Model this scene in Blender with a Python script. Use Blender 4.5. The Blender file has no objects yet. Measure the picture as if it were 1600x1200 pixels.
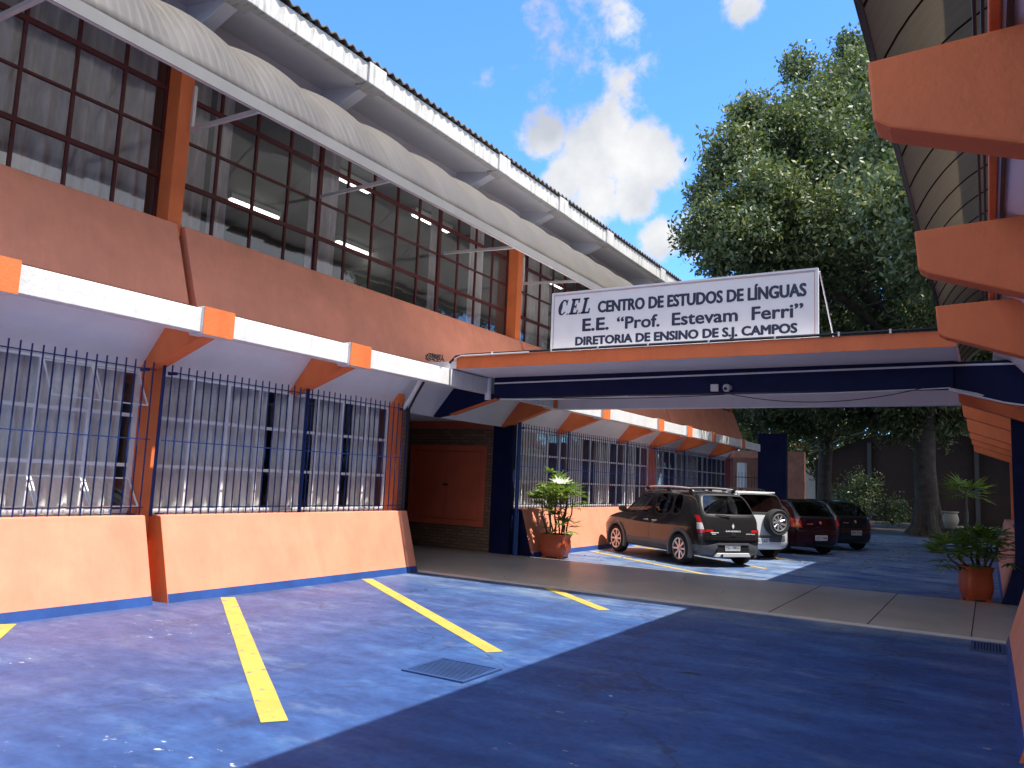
import bpy, bmesh, math, random
from mathutils import Vector, Matrix
random.seed(7)
sc = bpy.context.scene
COL = sc.collection
PI = math.pi
R = math.radians

# ------------------------------------------------------------------ camera
cd = bpy.data.cameras.new('camera'); cam = bpy.data.objects.new('camera', cd); COL.objects.link(cam)
rt = Vector((0.85568857, 0.51575259, 0.04238329)); up = Vector((0.02670122, -0.1257954, 0.99169681)); fw = Vector((-0.51680182, 0.84745194, 0.12141291))
M = Matrix((rt, up, -fw)).transposed().to_4x4(); M.translation = Vector((0, 0, 1.6))
cam.matrix_world = M
cd.sensor_width = 36; cd.lens = 36 * 1225.39 / 1600; cd.clip_start = 0.05; cd.clip_end = 2000
sc.camera = cam

# ------------------------------------------------------------------ light, sky
SUN = Vector((1.0, 0.10, 2.2)).normalized()
ld = bpy.data.lights.new('sun', 'SUN'); sun = bpy.data.objects.new('sun', ld); COL.objects.link(sun)
ld.energy = 2.7; ld.angle = R(0.5); ld.color = (1.0, 0.945, 0.86)
sun.rotation_euler = SUN.to_track_quat('Z', 'Y').to_euler(); sun.location = (20, 0, 40)
sc.view_settings.view_transform = 'Standard'; sc.view_settings.look = 'None'
sc.view_settings.gamma = 1.0; sc.view_settings.use_curve_mapping = False
sc.view_settings.exposure = 1.8
sc.cycles.max_bounces = 8; sc.cycles.transparent_max_bounces = 16
sc.cycles.use_denoising = True
sc.cycles.sample_clamp_indirect = 6.0

def nd(t, typ, **kw):
    n = t.nodes.new(typ)
    for k, v in kw.items():
        if k.startswith('i_'):
            n.inputs[k[2:].replace('_', ' ')].default_value = v
        else: setattr(n, k, v)
    return n
def math_n(t, op, a, b=None, c=None, clamp=False):
    n = t.nodes.new('ShaderNodeMath'); n.operation = op; n.use_clamp = clamp
    for i, v in enumerate((a, b, c)):
        if v is None: continue
        if isinstance(v, (int, float)): n.inputs[i].default_value = v
        else: t.links.new(v, n.inputs[i])
    return n.outputs[0]

def build_world():
    w = bpy.data.worlds.new('World'); sc.world = w; w.use_nodes = True
    t = w.node_tree; t.nodes.clear(); L = t.links.new
    out = nd(t, 'ShaderNodeOutputWorld')
    sky = nd(t, 'ShaderNodeTexSky', sky_type='NISHITA', sun_disc=False, sun_elevation=math.asin(SUN.z), sun_rotation=math.atan2(SUN.x, SUN.y),
             altitude=600, air_density=1.0, dust_density=0.4, ozone_density=2.0)
    tint = nd(t, 'ShaderNodeMix', data_type='RGBA', blend_type='MULTIPLY'); tint.inputs[0].default_value = 1
    L(sky.outputs[0], tint.inputs[6]); tint.inputs[7].default_value = (0.31, 0.53, 0.80, 1)
    bg = nd(t, 'ShaderNodeBackground'); bg.inputs[1].default_value = 0.15; L(tint.outputs[2], bg.inputs[0])
    tc = nd(t, 'ShaderNodeTexCoord')
    nz = nd(t, 'ShaderNodeTexNoise', i_Scale=7.0, i_Detail=9.0, i_Roughness=0.62); L(tc.outputs['Generated'], nz.inputs['Vector'])
    nf = nd(t, 'ShaderNodeTexNoise', i_Scale=26.0, i_Detail=8.0, i_Roughness=0.65); L(tc.outputs['Generated'], nf.inputs['Vector'])
    # clouds: soft heaps about sky directions
    blobs = [(-.452, .79, .415, .042, 1.2), (-.40, .826, .408, .058, 1.35), (-.35, .85, .392, .050, 1.3), (-.407, .848, .352, .042, 1.2), (-.365, .862, .355, .038, 1.1), (-.43, .82, .378, .042, 1.2), (-.328, .862, .385, .040, 1.2),
             (-.43, .757, .492, .045, .24), (-.39, .775, .50, .05, .22), (-.35, .775, .53, .04, .26), (-.362, .803, .472, .04, .26), (-.455, .76, .46, .03, .2), (-.425, .735, .527, .045, .28),
             (-.22, .817, .532, .032, .95), (-.335, .893, .297, .036, .95), (-.30, .905, .30, .035, .8), (-.497, .727, .473, .016, .42),
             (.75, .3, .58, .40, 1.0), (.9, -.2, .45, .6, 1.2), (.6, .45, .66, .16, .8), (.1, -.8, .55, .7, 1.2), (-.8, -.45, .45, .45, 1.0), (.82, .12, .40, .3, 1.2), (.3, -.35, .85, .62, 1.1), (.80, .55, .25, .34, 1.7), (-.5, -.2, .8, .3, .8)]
    a1 = math_n(t, 'MULTIPLY_ADD', nz.outputs[0], 1.9, -0.95)
    a2 = math_n(t, 'MULTIPLY_ADD', nf.outputs[0], 1.5, -0.75)
    def cover(bl, lo, hi):
        acc = None
        for x, y, z, r, s in bl:
            v = Vector((x, y, z)).normalized()
            vd = nd(t, 'ShaderNodeVectorMath', operation='DISTANCE'); L(tc.outputs['Generated'], vd.inputs[0]); vd.inputs[1].default_value = v
            f = math_n(t, 'MULTIPLY_ADD', vd.outputs['Value'], -s / r, s)   # s*(1-d/r)
            acc = f if acc is None else math_n(t, 'MAXIMUM', acc, f)
        d = math_n(t, 'ADD', math_n(t, 'ADD', acc, a1), a2)
        mr = nd(t, 'ShaderNodeMapRange', interpolation_type='SMOOTHSTEP'); L(d, mr.inputs[0]); mr.inputs[1].default_value = lo; mr.inputs[2].default_value = hi
        keep = nd(t, 'ShaderNodeMapRange'); L(acc, keep.inputs[0]); keep.inputs[1].default_value = -0.7; keep.inputs[2].default_value = 0.1
        return math_n(t, 'MULTIPLY', mr.outputs[0], keep.outputs[0], clamp=True)
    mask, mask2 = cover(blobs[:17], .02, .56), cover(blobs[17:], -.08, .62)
    nb = nd(t, 'ShaderNodeTexNoise', i_Scale=5.5, i_Detail=6.0, i_Roughness=0.55)
    mp = nd(t, 'ShaderNodeMapping'); mp.inputs[1].default_value = (.13, .1, .22); L(tc.outputs['Generated'], mp.inputs[0]); L(mp.outputs[0], nb.inputs['Vector'])
    cr = nd(t, 'ShaderNodeValToRGB'); L(nb.outputs[0], cr.inputs[0])
    cr.color_ramp.elements[0].position = .44; cr.color_ramp.elements[0].color = (.56, .60, .68, 1); cr.color_ramp.elements[1].position = .70; cr.color_ramp.elements[1].color = (1, 1, 1, 1)
    cb = nd(t, 'ShaderNodeBackground'); L(cr.outputs[0], cb.inputs[0]); cb.inputs[1].default_value = 0.30
    mx = nd(t, 'ShaderNodeMixShader'); L(mask, mx.inputs[0]); L(bg.outputs[0], mx.inputs[1]); L(cb.outputs[0], mx.inputs[2])
    cb2 = nd(t, 'ShaderNodeBackground'); L(cr.outputs[0], cb2.inputs[0]); cb2.inputs[1].default_value = 0.62     # brighter cloud banks added out of view as white fill light
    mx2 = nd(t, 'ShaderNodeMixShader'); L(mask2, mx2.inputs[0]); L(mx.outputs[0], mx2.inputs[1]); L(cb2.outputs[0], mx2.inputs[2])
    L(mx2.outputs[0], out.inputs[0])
build_world()

# ------------------------------------------------------------------ materials
MATS = {}
def mat(name):
    m = bpy.data.materials.new(name); m.use_nodes = True
    t = m.node_tree; b = t.nodes['Principled BSDF']; MATS[name] = m
    return m, t, b
def coords(t, kind, scale):
    if kind == 'world': s = nd(t, 'ShaderNodeNewGeometry').outputs['Position']
    else: s = nd(t, 'ShaderNodeTexCoord').outputs['Object']
    mp = nd(t, 'ShaderNodeMapping'); mp.inputs[3].default_value = scale if isinstance(scale, tuple) else (scale,) * 3
    t.links.new(s, mp.inputs[0]); return mp.outputs[0]
def noise(t, kind, scale, detail=5, rough=.6, sc3=1):
    n = nd(t, 'ShaderNodeTexNoise', i_Scale=scale, i_Detail=float(detail), i_Roughness=rough)
    t.links.new(coords(t, kind, sc3), n.inputs['Vector']); return n.outputs[0]
def ramp(t, fac, stops):
    c = nd(t, 'ShaderNodeValToRGB'); t.links.new(fac, c.inputs[0]); e = c.color_ramp.elements
    while len(e) < len(stops): e.new(.5)
    for i, (p, col) in enumerate(stops):
        e[i].position = p; e[i].color = (*col, 1) if len(col) == 3 else col
    return c.outputs[0]
def mixc(t, fac, a, b, mode='MIX'):
    n = nd(t, 'ShaderNodeMix', data_type='RGBA', blend_type=mode)
    for i, v in ((0, fac), (6, a), (7, b)):
        if isinstance(v, (int, float)): n.inputs[i].default_value = v
        elif isinstance(v, tuple): n.inputs[i].default_value = (*v[:3], 1)
        else: t.links.new(v, n.inputs[i])
    return n.outputs[2]
def bump(t, b, h, strength=.2, dist=.01):
    n = nd(t, 'ShaderNodeBump', i_Strength=strength, i_Distance=dist); t.links.new(h, n.inputs['Height']); t.links.new(n.outputs[0], b.inputs['Normal'])
def sc_(c, k): return tuple(min(1, v * k) for v in c)

def paint(name, col, rough=.55, var=.12, kind='world', bs=.25, streak=0, streakcol=(.12, .11, .1), scale=2.2, metal=0, spec=.4, chips=0):
    m, t, b = mat(name)
    n1 = noise(t, kind, scale, 6); n2 = noise(t, kind, 40, 3)
    c = ramp(t, n1, [(.3, sc_(col, 1 - var)), (.7, sc_(col, 1 + var))])
    if streak:
        ns = noise(t, kind, 3.0, 5, .65, (1.5, 5, .5))
        f = ramp(t, ns, [(.50, (0, 0, 0)), (.72, (streak,) * 3)])
        c = mixc(t, f, c, streakcol)
        nsp = noise(t, kind, 9.0, 8, .7, (1, 1, 2))
        f2 = ramp(t, nsp, [(.64, (0, 0, 0)), (.70, (streak,) * 3)])
        c = mixc(t, f2, c, sc_(streakcol, 1.4))
    if chips:
        nc = noise(t, kind, 5.0, 9, .75); cl = noise(t, kind, .9, 3)
        f = math_n(t, 'MULTIPLY', ramp(t, nc, [(.665, (0, 0, 0)), (.68, (1, 1, 1))]), ramp(t, cl, [(.5, (0, 0, 0)), (.6, (chips,) * 3)]))
        c = mixc(t, f, c, (.42, .38, .34))
        nr = noise(t, kind, 1.1, 5, .6, (2.5, 2.5, .35))
        c = mixc(t, ramp(t, nr, [(.52, (0, 0, 0)), (.75, (.34,) * 3)]), c, sc_(col, .62))
    t.links.new(c, b.inputs['Base Color']); b.inputs['Roughness'].default_value = rough; b.inputs['Metallic'].default_value = metal
    b.inputs['Specular IOR Level'].default_value = spec
    if bs:
        h = n2
        if chips: h = math_n(t, 'ADD', n2, math_n(t, 'MULTIPLY', noise(t, kind, 7, 4, .55, (1, 1.6, 1)), 2.2))
        bump(t, b, h, bs, .006 if chips else .004)
    return m
SALMON = paint('salmon_paint', (.68, .255, .155), .6, .10, bs=.24, streak=.14, streakcol=(.40, .17, .10), chips=.5)
ORANGE = paint('orange_paint', (.74, .175, .05), .55, .09, bs=.5, chips=.5)
WHITE = paint('white_paint', (.66, .66, .66), .6, .05, bs=.5, chips=.6, streak=.3, streakcol=(.42, .40, .37))
WHITECLEAN = paint('white_soffit_paint', (.76, .75, .78), .65, .05, bs=.2)
ROOFWHITE = paint('weathered_white_paint', (.54, .53, .51), .65, .07, bs=.5, chips=.9, streak=.8, streakcol=(.20, .18, .15))
NAVY = paint('navy_paint', (.009, .012, .050), .55, .25, bs=.2, spec=.12)
BLUE = paint('blue_base_paint', (.018, .060, .22), .5, .25, bs=.3)
BARBLUE = paint('blue_bar_paint', (.012, .030, .125), .4, .1, bs=0)
MAROON = paint('maroon_frame_paint', (.085, .013, .014), .45, .15, bs=0)
FRAMEW = paint('white_frame_paint', (.76, .76, .78), .45, .06, bs=0)
ALUMINIUM = paint('strut_metal', (.62, .60, .60), .4, .05, metal=.3, bs=0)
PIPEW = paint('white_pipe', (.70, .70, .70), .4, .05, bs=0)
CUPBOARD = paint('cupboard_paint', (.62, .125, .06), .5, .1, bs=.1)
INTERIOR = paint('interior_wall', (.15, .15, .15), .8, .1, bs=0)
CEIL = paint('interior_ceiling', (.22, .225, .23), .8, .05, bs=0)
DARK = paint('dark_void', (.012, .012, .013), .8, .1, bs=0)
CONC = paint('walkway_concrete', (.47, .42, .37), .34, .14, bs=.08, scale=1.1, spec=.5)
YELLOW = None
BROWNFR = paint('dark_brown_metal', (.03, .017, .014), .5, .1, bs=0)
TERRA = paint('terracotta_plastic', (.46, .080, .028), .42, .08, kind='object', bs=.1)
SOIL = paint('soil', (.05, .035, .025), .9, .3, kind='object')
STEM = paint('plant_stem', (.10, .055, .03), .8, .3, kind='object', bs=.5)
BARK = paint('tree_bark', (.060, .050, .042), .9, .45, bs=1.0, scale=3.5)
CORR = paint('fibre_cement_sheet', (.12, .105, .09), .85, .35, bs=.5, scale=5)
CABLE = paint('black_cable', (.012, .012, .014), .5, .1, bs=0)
SIGNW = paint('sign_white', (.70, .70, .72), .45, .03, bs=0, streak=.06, streakcol=(.4, .35, .3))
SIGNT = paint('sign_lettering', (.022, .026, .06), .5, .15, bs=0)
SIGNR = paint('sign_red_line', (.50, .28, .27), .5, .1, bs=0)
SHEDWALL = paint('shed_wall_paint', (.032, .016, .013), .8, .2)
FARWALL = paint('far_wall_paint', (.20, .08, .05), .8, .25, streak=.5, streakcol=(.06, .04, .035))
SHEDROOF = paint('shed_roof_metal', (.05, .05, .05), .6, .1)
CREAMPOT = paint('cream_pot', (.26, .235, .18), .6, .1, kind='object')
GRATE = paint('grate_metal', (.025, .06, .17), .5, .25)
CAMW = paint('camera_white_plastic', (.6, .6, .58), .35, .03, kind='object', bs=0)

def m_yellow():
    m, t, b = mat('yellow_line_paint')
    n = noise(t, 'world', 9, 8, .7); n2 = noise(t, 'world', 2.5, 5)
    c = ramp(t, n2, [(.3, (.40, .285, .05)), (.7, (.50, .37, .075))])
    f = ramp(t, n, [(.59, (0, 0, 0)), (.63, (.9,) * 3)])
    c = mixc(t, f, c, (.10, .12, .20))
    t.links.new(c, b.inputs['Base Color']); b.inputs['Roughness'].default_value = .6
    return m
YELLOW = m_yellow()

def m_ground():
    m, t, b = mat('blue_painted_ground'); L = t.links.new
    nb = noise(t, 'world', .35, 5, .6); ns = noise(t, 'world', 1.3, 6, .62, (.7, 1.6, 1)); nf = noise(t, 'world', 14, 8, .7)
    base = ramp(t, ns, [(.30, (.016, .044, .145)), (.55, (.027, .074, .215)), (.74, (.055, .135, .29))])
    pf = ramp(t, nb, [(.44, (0, 0, 0)), (.60, (.85,) * 3)])
    # purple worn zones, strongest near the left wall
    geo = nd(t, 'ShaderNodeNewGeometry'); sx = nd(t, 'ShaderNodeSeparateXYZ'); L(geo.outputs['Position'], sx.inputs[0])
    lm = nd(t, 'ShaderNodeMapRange', interpolation_type='SMOOTHSTEP'); L(sx.outputs[0], lm.inputs[0]); lm.inputs[1].default_value = -3.8; lm.inputs[2].default_value = -6.2
    lm2 = nd(t, 'ShaderNodeMapRange', interpolation_type='SMOOTHSTEP'); L(sx.outputs[1], lm2.inputs[0]); lm2.inputs[1].default_value = 10.2; lm2.inputs[2].default_value = 7.6
    purple = ramp(t, ns, [(.3, (.045, .068, .18)), (.7, (.095, .088, .175))])
    pmask = math_n(t, 'MULTIPLY', math_n(t, 'MULTIPLY', lm.outputs[0], lm2.outputs[0]), math_n(t, 'MULTIPLY_ADD', nb, 2.0, -.55, clamp=True), clamp=True)
    c = mixc(t, pmask, base, purple)
    wn = noise(t, 'world', .8, 7, .7, (1.0, 2.2, 1))
    wf = ramp(t, wn, [(.56, (0, 0, 0)), (.72, (.55,) * 3)])
    c = mixc(t, wf, c, (.15, .20, .29))
    dn = noise(t, 'world', 4.5, 11, .72, (1, 1.5, 1)); c = mixc(t, 1.0, c, ramp(t, dn, [(.28, (.62, .64, .68)), (.5, (1, 1, 1)), (.74, (1.5, 1.42, 1.28))]), 'MULTIPLY')
    gr = noise(t, 'world', 2.1, 9, .7, (1.4, 1, 1)); c = mixc(t, ramp(t, gr, [(.60, (0, 0, 0)), (.70, (.5,) * 3)]), c, (.10, .115, .135))
    # pale scuffed band at the kerb and far bay
    kb = nd(t, 'ShaderNodeMapRange', interpolation_type='SMOOTHSTEP'); L(sx.outputs[1], kb.inputs[0]); kb.inputs[1].default_value = 8.6; kb.inputs[2].default_value = 11.5
    kf = math_n(t, 'MULTIPLY', kb.outputs[0], math_n(t, 'MULTIPLY_ADD', wn, 3.0, -1.15, clamp=True), clamp=True)
    c = mixc(t, kf, c, (.24, .30, .36))
    # flakes of paint lost down to white filler, in clusters
    cl = noise(t, 'world', .62, 2); fl = noise(t, 'world', 7.5, 4, .6, (1, 1.7, 1))
    ff = math_n(t, 'MULTIPLY', ramp(t, cl, [(.57, (0, 0, 0)), (.63, (1, 1, 1))]), ramp(t, fl, [(.65, (0, 0, 0)), (.665, (.85, .85, .85))]))
    c = mixc(t, ff, c, (.55, .55, .48))
    # dark stains
    st = noise(t, 'world', 1.7, 3, .5, (.6, 2.6, 1)); c = mixc(t, ramp(t, st, [(.715, (0, 0, 0)), (.735, (.85,) * 3)]), c, (.008, .012, .03))
    ty = noise(t, 'world', 1.0, 5, .6, (2.6, .22, 1)); c = mixc(t, ramp(t, ty, [(.54, (0, 0, 0)), (.70, (.38,) * 3)]), c, (.022, .03, .065))
    # hairline cracks
    vo = nd(t, 'ShaderNodeTexVoronoi', feature='DISTANCE_TO_EDGE', i_Scale=.23)
    wv = nd(t, 'ShaderNodeVectorMath', operation='MULTIPLY_ADD'); nn = nd(t, 'ShaderNodeTexNoise', i_Scale=1.4, i_Detail=6.0)
    L(geo.outputs['Position'], nn.inputs['Vector']); L(nn.outputs['Color'], wv.inputs[0]); wv.inputs[1].default_value = (1.3, 1.3, 0); L(geo.outputs['Position'], wv.inputs[2])
    L(wv.outputs[0], vo.inputs['Vector'])
    c = mixc(t, ramp(t, vo.outputs['Distance'], [(.0, (.7,) * 3), (.0035, (0, 0, 0))]), c, (.02, .025, .05))
    # bare earth beyond the painted yard
    oy = nd(t, 'ShaderNodeMapRange', interpolation_type='SMOOTHSTEP'); L(math_n(t, 'ADD', sx.outputs[1], math_n(t, 'MULTIPLY', nb, 3.0)), oy.inputs[0]); oy.inputs[1].default_value = 37; oy.inputs[2].default_value = 38.5
    c = mixc(t, oy.outputs[0], c, (.035, .03, .022))
    L(c, b.inputs['Base Color'])
    r = ramp(t, nf, [(.3, (.42,) * 3), (.7, (.65,) * 3)]); L(r, b.inputs['Roughness'])
    bump(t, b, nf, .25, .004)
    return m
GROUND = m_ground()

def m_brick():
    m, t, b = mat('brick_wall'); L = t.links.new
    g = nd(t, 'ShaderNodeNewGeometry'); s = nd(t, 'ShaderNodeSeparateXYZ'); L(g.outputs['Position'], s.inputs[0])
    cx = nd(t, 'ShaderNodeCombineXYZ'); L(math_n(t, 'ADD', s.outputs[0], s.outputs[1]), cx.inputs[0]); L(s.outputs[2], cx.inputs[1])
    br = nd(t, 'ShaderNodeTexBrick', i_Scale=1.0, i_Mortar_Size=.009, i_Brick_Width=.22, i_Row_Height=.068)
    br.inputs['Color1'].default_value = (.20, .105, .055, 1); br.inputs['Color2'].default_value = (.27, .15, .08, 1); br.inputs['Mortar'].default_value = (.10, .07, .05, 1)
    L(cx.outputs[0], br.inputs['Vector']); L(br.outputs[0], b.inputs['Base Color']); b.inputs['Roughness'].default_value = .8
    bump(t, b, math_n(t, 'SUBTRACT', 1.0, br.outputs['Fac']), .6, .01)
    return m
BRICK = m_brick()

def m_glass(name, trans=.75, rough=.0, refl=.065):
    m, t, b = mat(name); t.nodes.remove(b); L = t.links.new
    out = [n for n in t.nodes if n.type == 'OUTPUT_MATERIAL'][0]
    tr = nd(t, 'ShaderNodeBsdfTransparent'); tr.inputs[0].default_value = (trans, trans, trans, 1)
    gl = nd(t, 'ShaderNodeBsdfGlossy', i_Roughness=rough); gl.inputs[0].default_value = (1, 1, 1, 1)
    lw = nd(t, 'ShaderNodeLayerWeight')
    f = math_n(t, 'MULTIPLY_ADD', math_n(t, 'POWER', lw.outputs['Facing'], 4.0), .9, refl, clamp=True)
    mx = nd(t, 'ShaderNodeMixShader'); L(f, mx.inputs[0]); L(tr.outputs[0], mx.inputs[1]); L(gl.outputs[0], mx.inputs[2]); L(mx.outputs[0], out.inputs[0])
    return m
GLASS = m_glass('window_glass', trans=.95, refl=.085)
CARGLASS = m_glass('tinted_car_glass', trans=.30)

def m_fabric(name, col, tl, stripes=0, trans=None, var=.18):
    m, t, b = mat(name); t.nodes.remove(b); L = t.links.new
    out = [n for n in t.nodes if n.type == 'OUTPUT_MATERIAL'][0]
    n1 = noise(t, 'world', 3, 6, .6, (1, 6, 1)); c = ramp(t, n1, [(.3, sc_(col, 1 - var)), (.7, sc_(col, 1 + var))])
    if stripes:
        g = nd(t, 'ShaderNodeNewGeometry'); s = nd(t, 'ShaderNodeSeparateXYZ'); L(g.outputs['Position'], s.inputs[0])
        w = math_n(t, 'SINE', math_n(t, 'MULTIPLY', s.outputs[1], 2 * PI / stripes))
        ws = noise(t, 'world', 2.0, 4, .6, (.6, 14, .6))
        c = mixc(t, ramp(t, ws, [(.45, (0, 0, 0)), (.7, (.5,) * 3)]), c, sc_(col, .55))
        c = mixc(t, math_n(t, 'MULTIPLY', math_n(t, 'POWER', math_n(t, 'MULTIPLY_ADD', w, .5, .5), 6.0), .45), c, sc_(col, 1.7))
        bm = nd(t, 'ShaderNodeBump', i_Strength=.35, i_Distance=.01); L(w, bm.inputs['Height'])
    d = nd(t, 'ShaderNodeBsdfDiffuse'); L(c, d.inputs[0]); tn = nd(t, 'ShaderNodeBsdfTranslucent'); L(c, tn.inputs[0])
    if trans: tn.inputs[0].default_value = (*trans, 1); t.links.remove(tn.inputs[0].links[0])
    if stripes: L(bm.outputs[0], d.inputs['Normal'])
    mx = nd(t, 'ShaderNodeMixShader'); mx.inputs[0].default_value = tl; L(d.outputs[0], mx.inputs[1]); L(tn.outputs[0], mx.inputs[2])
    gl = nd(t, 'ShaderNodeBsdfGlossy', i_Roughness=.35); gl.inputs[0].default_value = (1, 1, 1, 1)
    mx2 = nd(t, 'ShaderNodeMixShader'); mx2.inputs[0].default_value = .04 if stripes else 0.0; L(mx.outputs[0], mx2.inputs[1]); L(gl.outputs[0], mx2.inputs[2])
    L(mx2.outputs[0], out.inputs[0])
    return m
AWN_L = m_fabric('grey_awning_sheet', (.165, .152, .135), .5, .117, trans=(.72, .72, .72))
VALANCE = paint('dirty_valance_sheet', (.185, .182, .18), .5, .08, bs=0, streak=.6, streakcol=(.17, .16, .15))
AWN_R = m_fabric('brown_awning_sheet', (.30, .265, .205), .35, 0, trans=(.66, .58, .46))
CURT_U = m_fabric('brown_grey_curtain', (.54, .51, .51), .3)
CURT_L = m_fabric('pale_grey_curtain', (.88, .86, .83), .15)

def m_leaf(name, c1, c2, c3, tl=.35, rough=.35, scale=.6, spec=.06):
    m, t, b = mat(name); t.nodes.remove(b); L = t.links.new
    out = [n for n in t.nodes if n.type == 'OUTPUT_MATERIAL'][0]
    g = nd(t, 'ShaderNodeNewGeometry'); n1 = noise(t, 'world', scale, 3)
    f = math_n(t, 'ADD', math_n(t, 'MULTIPLY', g.outputs['Random Per Island'], .55), math_n(t, 'MULTIPLY', n1, .5))
    c = ramp(t, f, [(.2, c1), (.5, c2), (.85, c3)])
    d = nd(t, 'ShaderNodeBsdfDiffuse'); L(c, d.inputs[0]); tn = nd(t, 'ShaderNodeBsdfTranslucent'); L(mixc(t, 1.0, c, (1.3, 1.25, .5), 'MULTIPLY'), tn.inputs[0])
    mx = nd(t, 'ShaderNodeMixShader'); mx.inputs[0].default_value = tl; L(d.outputs[0], mx.inputs[1]); L(tn.outputs[0], mx.inputs[2])
    gl = nd(t, 'ShaderNodeBsdfGlossy', i_Roughness=rough); mx2 = nd(t, 'ShaderNodeMixShader'); mx2.inputs[0].default_value = spec
    L(mx.outputs[0], mx2.inputs[1]); L(gl.outputs[0], mx2.inputs[2]); L(mx2.outputs[0], out.inputs[0])
    return m
LEAF = m_leaf('tree_leaf', (.030, .064, .026), (.076, .114, .046), (.20, .225, .095), .30, .5, .45, .05)
PALML = m_leaf('palm_leaf', (.045, .10, .018), (.13, .22, .035), (.28, .33, .07), .35, .4, 3)
LITTER = m_leaf('dry_leaf', (.10, .09, .03), (.22, .18, .07), (.30, .28, .14), .1, .6, 5)

def m_emit(name, col, s):
    m, t, b = mat(name); b.inputs['Base Color'].default_value = (.8, .8, .8, 1)
    b.inputs['Emission Color'].default_value = (*col, 1); b.inputs['Emission Strength'].default_value = s
    return m
TUBE = m_emit('lit_fluorescent_tube', (.95, 1.0, .88), 1.6)

def carpaint(name, col, metal=.5, rough=.28, coat=1.0):
    m, t, b = mat(name)
    n = noise(t, 'object', 900, 2); c = ramp(t, n, [(.3, sc_(col, .85)), (.7, sc_(col, 1.2))])
    t.links.new(c, b.inputs['Base Color']); b.inputs['Metallic'].default_value = metal; b.inputs['Roughness'].default_value = rough
    b.inputs['Specular IOR Level'].default_value = .12; b.inputs['Coat Weight'].default_value = coat; b.inputs['Coat Roughness'].default_value = .03
    return m
P_GRAPH = carpaint('graphite_car_paint', (.011, .0108, .0115), .0, .5)
P_WHITE = carpaint('silver_white_car_paint', (.60, .61, .63), .25, .35)
P_RED = carpaint('dark_red_car_paint', (.030, .003, .006), .3, .35)
P_BLACK = carpaint('black_car_paint', (.008, .008, .009), .0, .5)
CLAD = paint('grey_plastic_cladding', (.10, .10, .105), .55, .1, kind='object', bs=.2)
BLACKPL = paint('black_plastic', (.012, .012, .013), .5, .1, kind='object', bs=0)
TYRE = paint('tyre_rubber', (.018, .018, .018), .85, .2, kind='object', bs=.3)
ALLOY = paint('alloy_rim_metal', (.62, .60, .58), .28, .03, kind='object', metal=.85, bs=0)
CHROME = paint('chrome', (.75, .75, .76), .12, .02, kind='object', metal=1.0, bs=0)
REDL = paint('red_lamp_lens', (.45, .012, .015), .12, .1, kind='object', bs=0, spec=.8)
CLEARL = paint('clear_lamp_lens', (.62, .60, .60), .15, .1, kind='object', bs=0, spec=.8)
AMBERL = paint('amber_lamp_lens', (.55, .16, .02), .12, .1, kind='object', bs=0, spec=.8)
PLATE = paint('number_plate', (.42, .43, .45), .4, .05, kind='object', bs=0)
PLATEW = paint('white_number_plate', (.62, .64, .66), .4, .05, kind='object', bs=0)
PLATET = paint('plate_lettering', (.02, .02, .03), .5, .05, kind='object', bs=0)
SEAT = paint('car_seat_fabric', (.03, .03, .033), .9, .1, kind='object', bs=0)
FLOWER = paint('red_petal', (.30, .02, .03), .6, .3)

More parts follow.
